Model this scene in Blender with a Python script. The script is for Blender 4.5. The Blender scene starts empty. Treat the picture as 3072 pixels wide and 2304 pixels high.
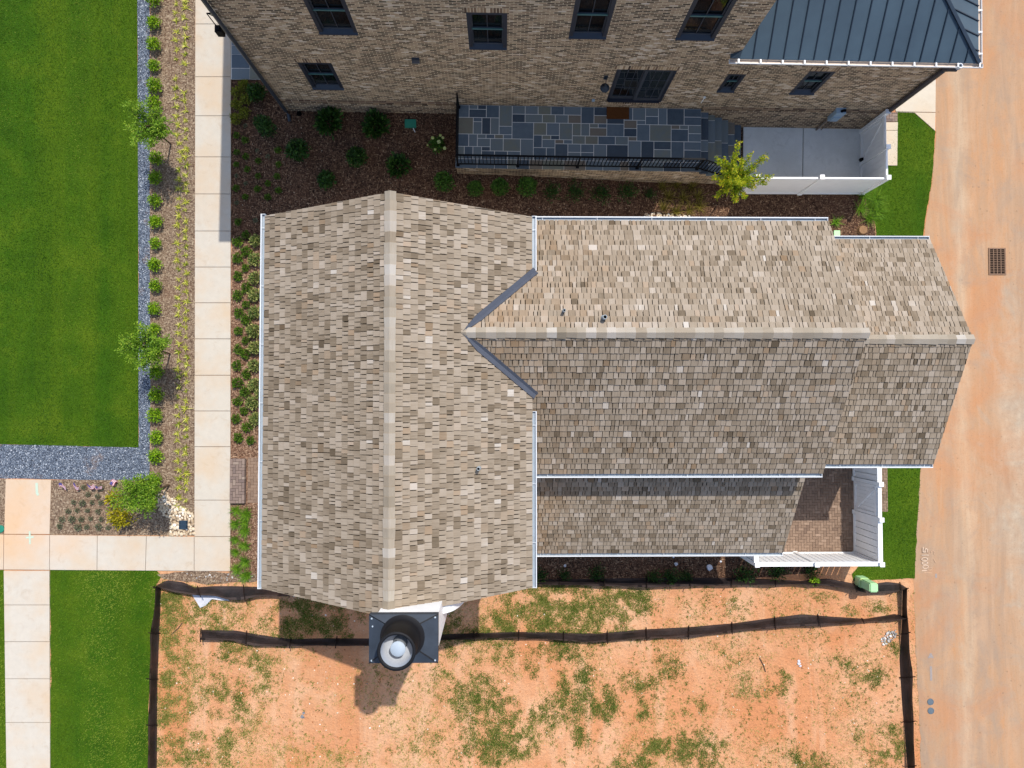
import bpy, bmesh, math, random
import numpy as np
from mathutils import Vector, Matrix, Quaternion, noise

# ------------------------------------------------------------------ camera, sky, sun
F = 2130.0                       # focal length in photo pixels (3072 wide)
CAMZ = 25.5
scene = bpy.context.scene
C = scene.collection
d_cam = Vector((1507 - 1536, -(1207 - 1152), -F)).normalized()
ROT = d_cam.rotation_difference(Vector((0, 0, -1)))
cam_data = bpy.data.cameras.new("drone_camera")
cam_data.sensor_width = 36.0
cam_data.lens = 36.0 * F / 3072.0
cam_data.clip_start = 0.5
cam_data.clip_end = 1000
cam = bpy.data.objects.new("drone_camera", cam_data)
cam.location = (0, 0, CAMZ)
cam.rotation_mode = 'QUATERNION'
cam.rotation_quaternion = ROT
C.objects.link(cam)
scene.camera = cam

SUNX, SUNY = 0.235, 0.51         # the sun stands this far east and north per metre of height
az = math.atan2(SUNX, SUNY)
el = math.atan2(1.0, math.hypot(SUNX, SUNY))
world = bpy.data.worlds.new("World")
scene.world = world
world.use_nodes = True
wn = world.node_tree.nodes
wl = world.node_tree.links
wn.clear()
wo = wn.new('ShaderNodeOutputWorld')
wb = wn.new('ShaderNodeBackground')
ws = wn.new('ShaderNodeTexSky')
ws.sky_type = 'NISHITA'
ws.sun_disc = False
ws.sun_elevation = el
ws.sun_rotation = az
ws.altitude = 200
ws.dust_density = 1.6
ws.ozone_density = 1.0
wb.inputs['Strength'].default_value = 0.15
wl.new(ws.outputs[0], wb.inputs['Color'])
wl.new(wb.outputs[0], wo.inputs['Surface'])
sun_data = bpy.data.lights.new("sun", 'SUN')
sun_data.energy = 3.1
sun_data.angle = math.radians(0.53)
sun_data.color = (1.0, 0.95, 0.88)
sun = bpy.data.objects.new("sun", sun_data)
sun.rotation_mode = 'QUATERNION'
sun.rotation_quaternion = Vector((0, 0, 1)).rotation_difference(Vector((SUNX, SUNY, 1)).normalized())
sun.location = (8, 16, 40)
C.objects.link(sun)
scene.view_settings.view_transform = 'Standard'
scene.view_settings.look = 'None'
scene.view_settings.gamma = 1.0
scene.view_settings.exposure = 0.40
scene.view_settings.use_curve_mapping = False
scene.cycles.max_bounces = 5
scene.cycles.diffuse_bounces = 3
scene.cycles.glossy_bounces = 3

# ------------------------------------------------------------------ helpers
def ground(x):
    """the lot falls gently from the front walk down to the alley"""
    t = min(1.0, max(0.0, (x + 2.0) / 11.0))
    return -0.8 * t * t * (3 - 2 * t)

def ray(px, py):
    return ROT @ Vector(((px - 1536) / F, -(py - 1152) / F, -1.0))

def P(px, py, z):
    d = ray(px, py)
    t = (z - CAMZ) / d.z
    return Vector((d.x * t, d.y * t, z))

def PG(px, py, dz=0.0):
    z = 0.0
    for _ in range(6):
        v = P(px, py, z + dz)
        z = ground(v.x)
    v = P(px, py, z + dz)
    return v

def lin(c):
    def f(v):
        v /= 255.0
        return v / 12.92 if v <= 0.04045 else ((v + 0.055) / 1.055) ** 2.4
    return (f(c[0]), f(c[1]), f(c[2]), 1.0)

ORD = ['', 'first', 'second', 'third', 'fourth', 'fifth', 'sixth', 'seventh', 'eighth', 'ninth', 'tenth', 'eleventh',
       'twelfth', 'thirteenth', 'fourteenth', 'fifteenth', 'sixteenth', 'seventeenth', 'eighteenth', 'nineteenth']
TENS = {20: 'twent', 30: 'thirt', 40: 'fort', 50: 'fift', 60: 'sixt', 70: 'sevent'}
def ordinal(n):
    if n < 20:
        return ORD[n]
    t, r = n // 10 * 10, n % 10
    return TENS[t] + ('ieth' if r == 0 else 'y-' + ORD[r])

# ------------------------------------------------------------------ materials
class N:
    def __init__(s, name):
        s.m = bpy.data.materials.new(name)
        s.m.use_nodes = True
        s.t = s.m.node_tree
        s.t.nodes.clear()
        s.out = s.n('ShaderNodeOutputMaterial')
        s.b = s.n('ShaderNodeBsdfPrincipled')
        s.l(s.b.outputs[0], s.out.inputs['Surface'])
        s.tc = None
    def n(s, typ, **kw):
        o = s.t.nodes.new(typ)
        for k, v in kw.items():
            setattr(o, k, v)
        return o
    def l(s, a, b):
        s.t.links.new(a, b)
    def coord(s, kind='Object', scale=(1, 1, 1), rot=(0, 0, 0)):
        if s.tc is None:
            s.tc = s.n('ShaderNodeTexCoord')
        mp = s.n('ShaderNodeMapping')
        mp.inputs['Scale'].default_value = scale
        mp.inputs['Rotation'].default_value = rot
        s.l(s.tc.outputs[kind], mp.inputs['Vector'])
        return mp.outputs[0]
    def noise(s, vec, scale, detail=4, rough=0.6, dist=0.0):
        o = s.n('ShaderNodeTexNoise')
        o.inputs['Scale'].default_value = scale
        o.inputs['Detail'].default_value = detail
        o.inputs['Roughness'].default_value = rough
        o.inputs['Distortion'].default_value = dist
        if vec is not None:
            s.l(vec, o.inputs['Vector'])
        return o.outputs['Fac']
    def voro(s, vec, scale, feature='F1', rnd=1.0):
        o = s.n('ShaderNodeTexVoronoi', feature=feature)
        o.inputs['Scale'].default_value = scale
        o.inputs['Randomness'].default_value = rnd
        s.l(vec, o.inputs['Vector'])
        return o
    def ramp(s, fac, stops, interp='LINEAR'):
        o = s.n('ShaderNodeValToRGB')
        cr = o.color_ramp
        cr.interpolation = interp
        while len(cr.elements) < len(stops):
            cr.elements.new(0.5)
        for e, (p, c) in zip(cr.elements, stops):
            e.position = p
            e.color = c if len(c) == 4 else (*c, 1)
        s.l(fac, o.inputs[0])
        return o.outputs[0]
    def mix(s, fac, a, b, mode='MIX'):
        o = s.n('ShaderNodeMix', data_type='RGBA', blend_type=mode)
        if isinstance(fac, (int, float)):
            o.inputs[0].default_value = fac
        else:
            s.l(fac, o.inputs[0])
        for v, i in ((a, 6), (b, 7)):
            if isinstance(v, tuple):
                o.inputs[i].default_value = v if len(v) == 4 else (*v, 1)
            else:
                s.l(v, o.inputs[i])
        return o.outputs[2]
    def attr(s, name):
        o = s.n('ShaderNodeAttribute', attribute_name=name)
        return o
    def math(s, op, a, b=None, clamp=False):
        o = s.n('ShaderNodeMath', operation=op, use_clamp=clamp)
        for i, v in enumerate((a, b)):
            if v is None:
                continue
            if isinstance(v, (int, float)):
                o.inputs[i].default_value = v
            else:
                s.l(v, o.inputs[i])
        return o.outputs[0]
    def bump(s, h, strength=0.5, dist=0.02):
        o = s.n('ShaderNodeBump')
        o.inputs['Strength'].default_value = strength
        o.inputs['Distance'].default_value = dist
        s.l(h, o.inputs['Height'])
        s.l(o.outputs[0], s.b.inputs['Normal'])
    def done(s, col, rough=0.85, spec=0.3, metal=0.0):
        if isinstance(col, tuple):
            s.b.inputs['Base Color'].default_value = col if len(col) == 4 else (*col, 1)
        else:
            s.l(col, s.b.inputs['Base Color'])
        s.b.inputs['Roughness'].default_value = rough
        s.b.inputs['Specular IOR Level'].default_value = spec
        s.b.inputs['Metallic'].default_value = metal
        return s.m

M = {}
def plain(name, col, rough=0.6, spec=0.4, metal=0.0, var=0.12, scale=6.0):
    """a paint or metal with a little dirt and wear"""
    k = N(name)
    v = k.coord()
    n1 = k.noise(v, scale, 5, 0.65)
    c = lin(col)
    lo = tuple(x * (1 - var) for x in c[:3])
    hi = tuple(min(1, x * (1 + var)) for x in c[:3])
    M[name] = k.done(k.ramp(n1, [(0.3, lo), (0.7, hi)]), rough, spec, metal)

def rnd_mat(name, stops, rough=0.8, spec=0.2, grain=0.25, gscale=30, trans=0.0):
    """colour picked per face from the attribute 'rnd', broken up by noise"""
    k = N(name)
    a = k.attr('rnd').outputs['Fac']
    v = k.coord()
    n1 = k.noise(v, gscale, 3, 0.6)
    f = k.math('ADD', a, k.math('MULTIPLY', k.math('SUBTRACT', n1, 0.5), grain), True)
    col = k.ramp(f, [(p, lin(c)) for p, c in stops])
    M[name] = k.done(col, rough, spec)
    if trans:
        k.b.inputs['Transmission Weight'].default_value = 0
        tr = k.n('ShaderNodeBsdfTranslucent')
        k.l(col, tr.inputs['Color'])
        mx = k.n('ShaderNodeMixShader')
        mx.inputs[0].default_value = trans
        k.l(k.b.outputs[0], mx.inputs[1])
        k.l(tr.outputs[0], mx.inputs[2])
        k.l(mx.outputs[0], k.out.inputs['Surface'])

# cedar shingles: colour per shingle, grain along its length
def cedar(name, stops):
    k = N(name)
    a = k.attr('rnd').outputs['Fac']
    g = k.attr('guv').outputs['Vector']
    mp = k.n('ShaderNodeMapping')
    mp.inputs['Scale'].default_value = (30, 2.5, 1)
    k.l(g, mp.inputs['Vector'])
    n1 = k.noise(mp.outputs[0], 1.0, 4, 0.65, 0.6)
    mp2 = k.n('ShaderNodeMapping')
    mp2.inputs['Scale'].default_value = (0.5, 0.5, 0)
    k.l(g, mp2.inputs['Vector'])
    n2 = k.noise(mp2.outputs[0], 1.0, 3, 0.55)
    f = k.math('ADD', a, k.math('MULTIPLY', k.math('SUBTRACT', n1, 0.5), 0.42))
    f = k.math('ADD', f, k.math('MULTIPLY', k.math('SUBTRACT', n2, 0.5), 0.75), True)
    col = k.ramp(f, [(p, lin(c)) for p, c in stops])
    w = k.attr('warm').outputs['Fac']
    col = k.mix(k.math('MULTIPLY', w, 0.42), col, lin((162, 126, 88)))
    M[name] = k.done(col, 0.85, 0.2)
    k.bump(n1, 0.35, 0.004)
cedar('cedar', [(0.0, (88, 76, 60)), (0.25, (120, 106, 88)), (0.5, (148, 134, 116)), (0.75, (165, 152, 136)), (1.0, (188, 180, 169))])
cedar('cedar_cap', [(0.0, (132, 121, 104)), (0.5, (160, 150, 134)), (1.0, (182, 176, 166))])
plain('deck_gap_shade', (24, 19, 15), 0.95, 0.05)  # near-black deck: shade in the gaps between shingles, put into the colour
plain('white_paint', (242, 242, 240), 0.5, 0.4, var=0.04, scale=2)
plain('gutter_white', (214, 217, 219), 0.35, 0.5, var=0.03, scale=2)
plain('gutter_inside', (150, 162, 172), 0.4, 0.5, var=0.1, scale=5)
plain('flashing', (74, 78, 88), 0.45, 0.5, var=0.1, scale=4)
plain('black_metal', (9, 11, 15), 0.6, 0.15)
plain('shroud_metal', (48, 56, 66), 0.6, 0.35, var=0.2, scale=4)
plain('shroud_dark', (20, 20, 23), 0.6, 0.25, var=0.1)
plain('flue_lining', (176, 180, 186), 0.5, 0.4, var=0.06)
plain('galvanized', (168, 180, 190), 0.6, 0.4, 0.0, var=0.08)
plain('lead', (112, 116, 120), 0.5, 0.5)
plain('lead_light', (150, 158, 160), 0.45, 0.5)
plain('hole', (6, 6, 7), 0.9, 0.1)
plain('blue_frame', (38, 42, 52), 0.5, 0.35, var=0.08)
plain('sash', (58, 62, 70), 0.5, 0.35)
plain('dark_pipe', (50, 56, 64), 0.4, 0.5)
plain('grate_iron', (128, 100, 78), 0.7, 0.3, var=0.2, scale=14)
plain('valve_lid', (92, 104, 112), 0.6, 0.4, var=0.15, scale=30)
plain('green_plastic', (40, 128, 104), 0.5, 0.4, var=0.08)
plain('cabinet_green', (170, 214, 158), 0.45, 0.4, var=0.05)
plain('meter_grey', (146, 168, 184), 0.4, 0.5, var=0.08)
plain('stake', (34, 24, 20), 0.85, 0.2)
plain('bark', (92, 76, 60), 0.9, 0.1, var=0.3, scale=20)
plain('plastic_film', (206, 206, 210), 0.3, 0.5, var=0.1, scale=14)
plain('chalk', (212, 188, 164), 0.95, 0.1, var=0.1, scale=30)
plain('blue_paint', (152, 142, 136), 0.9, 0.1, var=0.15, scale=30)
plain('cyan_paint', (184, 200, 180), 0.9, 0.1, var=0.08, scale=20)
plain('doormat', (92, 56, 30), 1.0, 0.05, var=0.3, scale=40)
plain('mat_print', (40, 22, 16), 1.0, 0.05)
plain('mortar', (226, 222, 212), 0.9, 0.1, var=0.1, scale=20)
plain('soffit', (228, 226, 220), 0.6, 0.3, var=0.03)

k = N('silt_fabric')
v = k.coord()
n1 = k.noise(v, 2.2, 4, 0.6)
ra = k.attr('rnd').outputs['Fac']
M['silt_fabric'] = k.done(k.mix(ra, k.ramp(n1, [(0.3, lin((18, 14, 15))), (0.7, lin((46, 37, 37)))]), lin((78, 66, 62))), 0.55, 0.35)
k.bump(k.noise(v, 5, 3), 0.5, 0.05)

k = N('window_glass')
k.b.inputs['IOR'].default_value = 1.5
v = k.coord()
M['window_glass'] = k.done(k.ramp(k.noise(v, 1.3, 2), [(0.3, (0.003, 0.004, 0.005)), (0.7, (0.012, 0.016, 0.018))]), 0.04, 0.6)

k = N('standing_seam')
v = k.coord()
n1 = k.noise(v, 0.8, 3)
M['standing_seam'] = k.done(k.ramp(n1, [(0.3, lin((58, 74, 86))), (0.7, lin((68, 86, 98)))]), 0.55, 0.35)

def brickwork(name, bw, bh, mortar, cols, mort, bright=1.0):
    k = N(name)
    tc = k.n('ShaderNodeTexCoord')
    sp = k.n('ShaderNodeSeparateXYZ')
    k.l(tc.outputs['Object'], sp.inputs[0])
    cb = k.n('ShaderNodeCombineXYZ')
    k.l(k.math('ADD', sp.outputs[0], sp.outputs[1]), cb.inputs[0])
    k.l(sp.outputs[2], cb.inputs[1])
    b = k.n('ShaderNodeTexBrick')
    b.inputs['Scale'].default_value = 1.0
    b.inputs['Brick Width'].default_value = bw
    b.inputs['Row Height'].default_value = bh
    b.inputs['Mortar Size'].default_value = mortar
    b.inputs['Mortar Smooth'].default_value = 0.3
    b.inputs['Bias'].default_value = -0.05
    b.inputs['Color1'].default_value = (0, 0, 0, 1)
    b.inputs['Color2'].default_value = (1, 1, 1, 1)
    b.inputs['Mortar'].default_value = (0.5, 0.5, 0.5, 1)
    k.l(cb.outputs[0], b.inputs['Vector'])
    mp = k.n('ShaderNodeMapping')
    mp.inputs['Scale'].default_value = (3.2, 12, 1)
    k.l(cb.outputs[0], mp.inputs['Vector'])
    n1 = k.noise(mp.outputs[0], 1.6, 3, 0.7)
    n2 = k.noise(cb.outputs[0], 0.7, 3, 0.6)
    f = k.math('ADD', b.outputs['Color'], k.math('MULTIPLY', k.math('SUBTRACT', n1, 0.5), 0.45))
    f = k.math('ADD', f, k.math('MULTIPLY', k.math('SUBTRACT', n2, 0.5), 0.45), True)
    bc = k.ramp(f, [(p, lin(c)) for p, c in cols])
    mc = k.ramp(n1, [(0.3, lin(tuple(x * 0.86 for x in mort))), (0.7, lin(mort))])
    col = k.mix(b.outputs['Fac'], bc, mc)
    M[name] = k.done(col, 0.9, 0.15)
    inv = k.math('SUBTRACT', 1.0, b.outputs['Fac'])
    k.bump(inv, 0.8, 0.012)
brickwork('brick', 0.215, 0.0745, 0.0120,
          [(0.0, (54, 42, 38)), (0.3, (92, 73, 61)), (0.5, (142, 117, 94)), (0.8, (172, 147, 120)), (1.0, (208, 195, 180))], (216, 196, 164))
brickwork('brick_base', 0.25, 0.11, 0.014,
          [(0.0, (62, 48, 44)), (0.35, (104, 84, 70)), (0.6, (140, 116, 94)), (1.0, (176, 152, 124))], (214, 196, 166))
rnd_mat('brick_units', [(0, (72, 56, 48)), (0.35, (120, 98, 80)), (0.7, (168, 142, 112)), (1, (200, 182, 158))], 0.9, 0.15)

rnd_mat('bluestone', [(0, (66, 76, 86)), (0.25, (86, 98, 108)), (0.5, (108, 119, 126)), (0.68, (112, 120, 120)), (0.82, (122, 122, 108)), (1, (120, 110, 98))], 0.75, 0.2, 0.3, 5)
rnd_mat('paver', [(0, (118, 98, 84)), (0.4, (134, 112, 95)), (0.75, (145, 122, 104)), (1, (156, 133, 115))], 0.9, 0.15, 0.3, 14)
rnd_mat('paver_grey', [(0, (112, 98, 92)), (0.4, (130, 112, 102)), (0.75, (142, 124, 112)), (1, (154, 138, 124))], 0.9, 0.15, 0.3, 14)
rnd_mat('river_rock', [(0, (150, 130, 108)), (0.3, (190, 168, 138)), (0.6, (214, 196, 168)), (0.85, (232, 218, 196)), (1, (242, 236, 226))], 0.8, 0.2, 0.3, 12)
rnd_mat('rubble', [(0, (120, 116, 112)), (0.5, (170, 166, 160)), (1, (226, 222, 216))], 0.85, 0.2, 0.2, 20)

# foliage
rnd_mat('leaf_boxwood', [(0, (56, 92, 8)), (0.4, (104, 146, 16)), (0.75, (146, 182, 28)), (1, (186, 208, 54))], 0.6, 0.3, 0.2, 20, 0.25)
rnd_mat('leaf_dark', [(0, (22, 44, 12)), (0.5, (42, 76, 24)), (1, (78, 112, 40))], 0.6, 0.3, 0.2, 20, 0.2)
rnd_mat('leaf_conifer', [(0, (34, 62, 16)), (0.5, (58, 96, 26)), (1, (92, 130, 40))], 0.6, 0.3, 0.2, 20, 0.2)
rnd_mat('leaf_mid', [(0, (42, 74, 16)), (0.5, (76, 112, 26)), (1, (124, 152, 44))], 0.6, 0.3, 0.2, 20, 0.25)
rnd_mat('leaf_olive', [(0, (84, 92, 20)), (0.5, (122, 128, 34)), (1, (160, 160, 60))], 0.6, 0.3, 0.2, 20, 0.25)
rnd_mat('blade_stripe', [(0, (90, 112, 20)), (0.3, (140, 152, 34)), (0.65, (196, 192, 70)), (1, (228, 222, 132))], 0.6, 0.3, 0.25, 30, 0.25)
rnd_mat('leaf_variegated', [(0, (58, 84, 34)), (0.35, (98, 122, 60)), (0.7, (160, 164, 92)), (1, (202, 196, 124))], 0.6, 0.3, 0.2, 30, 0.25)
rnd_mat('blade_bright', [(0, (52, 88, 12)), (0.5, (90, 134, 20)), (1, (140, 176, 44))], 0.6, 0.3, 0.2, 20, 0.3)
rnd_mat('blade_straw', [(0, (78, 72, 24)), (0.5, (116, 106, 40)), (1, (158, 146, 68))], 0.7, 0.2, 0.2, 20, 0.25)
rnd_mat('leaf_spring', [(0, (60, 98, 16)), (0.4, (104, 144, 30)), (0.75, (144, 176, 48)), (1, (184, 200, 72))], 0.55, 0.3, 0.2, 20, 0.35)
rnd_mat('leaf_gold', [(0, (106, 110, 12)), (0.5, (160, 152, 20)), (1, (208, 190, 48))], 0.55, 0.3, 0.2, 20, 0.35)
rnd_mat('leaf_maple', [(0, (76, 112, 10)), (0.4, (132, 158, 18)), (0.7, (188, 188, 30)), (0.9, (212, 192, 40)), (1, (206, 150, 40))], 0.55, 0.3, 0.2, 20, 0.35)
rnd_mat('leaf_sage', [(0, (72, 82, 58)), (0.5, (104, 112, 84)), (1, (140, 144, 114))], 0.7, 0.2, 0.2, 20, 0.2)
rnd_mat('bloom_lime', [(0, (172, 190, 92)), (0.6, (204, 214, 124)), (1, (232, 236, 206))], 0.7, 0.2, 0.2, 30, 0.2)
rnd_mat('weed', [(0, (54, 76, 26)), (0.35, (84, 108, 40)), (0.6, (122, 134, 54)), (0.82, (172, 160, 90)), (1, (208, 188, 128))], 0.7, 0.2, 0.15, 20, 0.25)
rnd_mat('lawn_blade', [(0, (46, 84, 4)), (0.45, (70, 110, 10)), (0.8, (102, 134, 24)), (1, (150, 164, 60))], 0.65, 0.25, 0.1, 20, 0.3)
rnd_mat('chips', [(0, (66, 46, 36)), (0.4, (108, 82, 64)), (0.75, (150, 120, 94)), (0.93, (186, 158, 126)), (1, (224, 204, 176))], 0.95, 0.1, 0.2, 40)

# ---- ground covers
def clay_mat():
    k = N('red_clay')
    v = k.coord()
    big = k.noise(v, 0.22, 5, 0.6)
    mid = k.noise(v, 1.1, 5, 0.65, 0.4)
    fine = k.noise(v, 14, 5, 0.7)
    v2 = k.coord(scale=(0.9, 0.22, 1))
    st = k.noise(v2, 1.0, 4, 0.6, 0.8)
    col = k.ramp(mid, [(0.25, lin((197, 137, 95))), (0.5, lin((209, 156, 115))), (0.75, lin((217, 171, 133)))])
    col = k.mix(k.ramp(big, [(0.42, (0, 0, 0)), (0.62, (1, 1, 1))]), col, lin((200, 136, 92)))
    col = k.mix(k.math('MULTIPLY', k.ramp(st, [(0.5, (0, 0, 0)), (0.68, (1, 1, 1))]), 0.55), col, lin((218, 178, 142)))
    col = k.mix(k.math('MULTIPLY', k.ramp(fine, [(0.35, (1, 1, 1)), (0.52, (0, 0, 0))]), 0.35), col, lin((172, 118, 84)))
    M['red_clay'] = k.done(col, 0.95, 0.1)
    clod = k.noise(v, 4.5, 4, 0.65, 0.5)
    h = k.math('ADD', k.math('MULTIPLY', mid, 2.0), fine)
    h = k.math('ADD', h, k.math('MULTIPLY', clod, 1.6))
    h = k.math('ADD', h, k.math('MULTIPLY', st, 2.5))
    k.bump(h, 0.7, 0.06)
clay_mat()

def lawn_mat():
    k = N('lawn_soil')
    v = k.coord()
    mid = k.noise(v, 0.7, 5, 0.6)
    stripe = k.noise(k.coord(scale=(1.1, 0.03, 1)), 1.0, 2, 0.5)
    fine = k.noise(v, 38, 3, 0.7)
    c = k.ramp(mid, [(0.3, lin((48, 84, 4))), (0.5, lin((62, 99, 8))), (0.7, lin((88, 114, 18)))])
    c = k.mix(k.math('MULTIPLY', k.ramp(stripe, [(0.4, (0, 0, 0)), (0.6, (1, 1, 1))]), 0.35), c, lin((98, 118, 16)))
    c = k.mix(k.ramp(fine, [(0.35, (0, 0, 0)), (0.6, (1, 1, 1))]), k.mix(0.55, c, (0.008, 0.02, 0.002)), c)
    M['lawn_soil'] = k.done(c, 0.9, 0.15)
    k.bump(fine, 1.0, 0.03)
lawn_mat()

def gravel_mat():
    k = N('grey_gravel')
    v = k.coord()
    vo = k.voro(v, 34)
    sep = k.n('ShaderNodeSeparateColor')
    k.l(vo.outputs['Color'], sep.inputs[0])
    c = k.ramp(sep.outputs[0], [(0.0, lin((70, 78, 92))), (0.5, lin((98, 108, 122))), (0.8, lin((124, 133, 145))), (0.95, lin((160, 167, 175))), (1.0, lin((210, 214, 218)))])
    c = k.mix(k.ramp(vo.outputs['Distance'], [(0.0, (0, 0, 0)), (0.55, (0, 0, 0)), (0.75, (1, 1, 1))]), c, lin((40, 44, 52)))
    d = k.noise(v, 1.2, 4, 0.65)
    c = k.mix(k.math('MULTIPLY', k.ramp(d, [(0.58, (0, 0, 0)), (0.7, (1, 1, 1))]), 0.45), c, lin((150, 122, 98)))
    M['grey_gravel'] = k.done(c, 0.85, 0.25)
    k.bump(vo.outputs['Distance'], -0.9, 0.02) if False else k.bump(k.math('SUBTRACT', 1.0, vo.outputs['Distance']), 0.9, 0.02)
gravel_mat()

def mulch_mat(name, cols):
    k = N(name)
    v = k.coord()
    wob = k.noise(v, 9, 2)
    v1 = k.coord(scale=(14, 46, 1), rot=(0, 0, 0.5))
    v2 = k.coord(scale=(44, 15, 1), rot=(0, 0, 0.3))
    a = k.voro(v1, 1.0)
    b = k.voro(v2, 1.0)
    s1 = k.n('ShaderNodeSeparateColor'); k.l(a.outputs['Color'], s1.inputs[0])
    s2 = k.n('ShaderNodeSeparateColor'); k.l(b.outputs['Color'], s2.inputs[0])
    sel = k.ramp(wob, [(0.47, (0, 0, 0)), (0.53, (1, 1, 1))])
    f = k.mix(sel, s1.outputs[0], s2.outputs[0])
    c = k.ramp(f, [(p, lin(q)) for p, q in cols])
    big = k.noise(v, 0.9, 4, 0.6)
    c = k.mix(k.math('MULTIPLY', k.ramp(big, [(0.5, (0, 0, 0)), (0.75, (1, 1, 1))]), 0.3), c, lin((120, 84, 62)))
    M[name] = k.done(c, 0.95, 0.1)
    hh = k.mix(sel, a.outputs['Distance'], b.outputs['Distance'])
    k.bump(k.math('SUBTRACT', 1.0, hh), 0.8, 0.025)
mulch_mat('mulch_grey', [(0, (84, 66, 54)), (0.4, (122, 102, 84)), (0.75, (148, 128, 106)), (1, (178, 160, 136))])
mulch_mat('mulch_red', [(0, (66, 46, 36)), (0.4, (112, 84, 66)), (0.75, (146, 114, 92)), (1, (186, 158, 130))])
mulch_mat('mulch_dark', [(0, (42, 29, 22)), (0.4, (74, 53, 41)), (0.75, (104, 78, 60)), (0.95, (138, 108, 84)), (1, (176, 148, 118))])

def concrete_mat(name, base, stain, amount, warm=None):
    k = N(name)
    v = k.coord()
    a = k.noise(v, 0.55, 5, 0.6)
    b = k.noise(v, 5, 4, 0.65)
    f = k.noise(v, 40, 3, 0.7)
    b0 = lin(base)
    c = k.ramp(b, [(0.3, tuple(x * 0.93 for x in b0[:3])), (0.7, b0[:3])])
    c = k.mix(k.math('MULTIPLY', k.ramp(a, [(0.42, (0, 0, 0)), (0.68, (1, 1, 1))]), amount), c, lin(stain))
    sp_ = k.noise(v, 2.3, 5, 0.75, 0.8)
    c = k.mix(k.math('MULTIPLY', k.ramp(sp_, [(0.56, (0, 0, 0)), (0.70, (1, 1, 1))]), 0.35), c, tuple(x * 0.72 for x in lin(stain)[:3]))
    c = k.mix(k.math('MULTIPLY', k.ramp(f, [(0.3, (1, 1, 1)), (0.45, (0, 0, 0))]), 0.16), c, lin((120, 112, 104)))
    if warm:
        # clay washed over the slabs at the low south-west end
        sp = k.n('ShaderNodeSeparateXYZ')
        tc = k.n('ShaderNodeTexCoord')
        k.l(tc.outputs['Object'], sp.inputs[0])
        dx = k.math('MULTIPLY', k.math('ADD', sp.outputs[0], 17.4), 1 / 3.6)
        dy = k.math('MULTIPLY', k.math('ADD', sp.outputs[1], 4.2), 1 / 2.0)
        r = k.math('ADD', k.math('MULTIPLY', dx, dx), k.math('MULTIPLY', dy, dy))
        w = k.math('SUBTRACT', 1.0, r, True)
        w = k.math('MULTIPLY', w, k.math('ADD', a, 0.35), True)
        c = k.mix(k.math('MULTIPLY', w, 0.45), c, lin(warm))
    M[name] = k.done(c, 0.85, 0.25)
    k.bump(f, 0.25, 0.004)
concrete_mat('sidewalk_concrete', (198, 189, 174), (198, 172, 140), 0.75, (214, 166, 120))
concrete_mat('pad_concrete', (224, 226, 222), (196, 198, 192), 0.7)
concrete_mat('apron_concrete', (204, 194, 176), (198, 176, 146), 0.6)

def road_mat():
    k = N('dusty_road')
    v = k.coord()
    st = k.noise(k.coord(scale=(0.9, 0.16, 1)), 1.0, 6, 0.68, 1.2)
    st2 = k.noise(k.coord(scale=(2.6, 0.22, 1)), 1.0, 6, 0.7, 1.2)
    mid = k.noise(v, 0.75, 7, 0.68, 0.8)
    fine = k.noise(v, 22, 4, 0.7)
    sp = k.n('ShaderNodeSeparateXYZ')
    tc = k.n('ShaderNodeTexCoord')
    k.l(tc.outputs['Object'], sp.inputs[0])
    c = k.ramp(st, [(0.3, lin((156, 132, 110))), (0.5, lin((172, 138, 107))), (0.7, lin((184, 136, 95)))])
    c = k.mix(k.math('MULTIPLY', k.ramp(st2, [(0.45, (0, 0, 0)), (0.7, (1, 1, 1))]), 0.5), c, lin((190, 158, 128)))
    c = k.mix(k.math('MULTIPLY', k.ramp(mid, [(0.5, (0, 0, 0)), (0.72, (1, 1, 1))]), 0.6), c, lin((150, 134, 118)))
    red = k.noise(v, 0.33, 6, 0.65, 0.6)
    c = k.mix(k.math('MULTIPLY', k.ramp(red, [(0.5, (0, 0, 0)), (0.66, (1, 1, 1))]), 0.5), c, lin((182, 124, 82)))
    # less dust, paler bare concrete towards the middle of the alley
    e = k.math('ADD', k.math('MULTIPLY', k.math('SUBTRACT', sp.outputs[0], 17.7), 0.36), k.math('MULTIPLY', k.math('SUBTRACT', st, 0.5), 2.2))
    e = k.math('SUBTRACT', e, k.math('MULTIPLY', k.math('ABSOLUTE', k.math('ADD', sp.outputs[1], 3.0)), 0.07))
    e = k.math('MINIMUM', e, 1.0)
    e = k.math('ADD', e, k.math('MULTIPLY', k.math('SUBTRACT', mid, 0.5), 1.6), True)
    pale = k.ramp(k.noise(v, 3.5, 5, 0.7), [(0.3, lin((160, 148, 130))), (0.7, lin((192, 180, 158)))])
    c = k.mix(k.math('MULTIPLY', e, 0.8), c, pale)
    # a paler wheel track
    x0 = k.math('ABSOLUTE', k.math('SUBTRACT', k.math('ADD', sp.outputs[0], k.math('MULTIPLY', k.math('SUBTRACT', mid, 0.5), 1.2)), 17.2))
    tr = k.math('SUBTRACT', 1.0, k.math('MULTIPLY', x0, 2.2), True)
    c = k.mix(k.math('MULTIPLY', k.math('MULTIPLY', tr, st2), 0.5), c, lin((204, 186, 158)))
    c = k.mix(k.math('MULTIPLY', k.ramp(fine, [(0.3, (1, 1, 1)), (0.48, (0, 0, 0))]), 0.35), c, lin((132, 104, 80)))
    spk = k.voro(v, 2.2)
    c = k.mix(k.math('MULTIPLY', k.ramp(spk.outputs['Distance'], [(0.05, (1, 1, 1)), (0.09, (0, 0, 0))]), 0.35), c, lin((112, 92, 74)))
    M['dusty_road'] = k.done(c, 0.9, 0.2)
    k.bump(fine, 0.3, 0.006)
road_mat()

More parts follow.
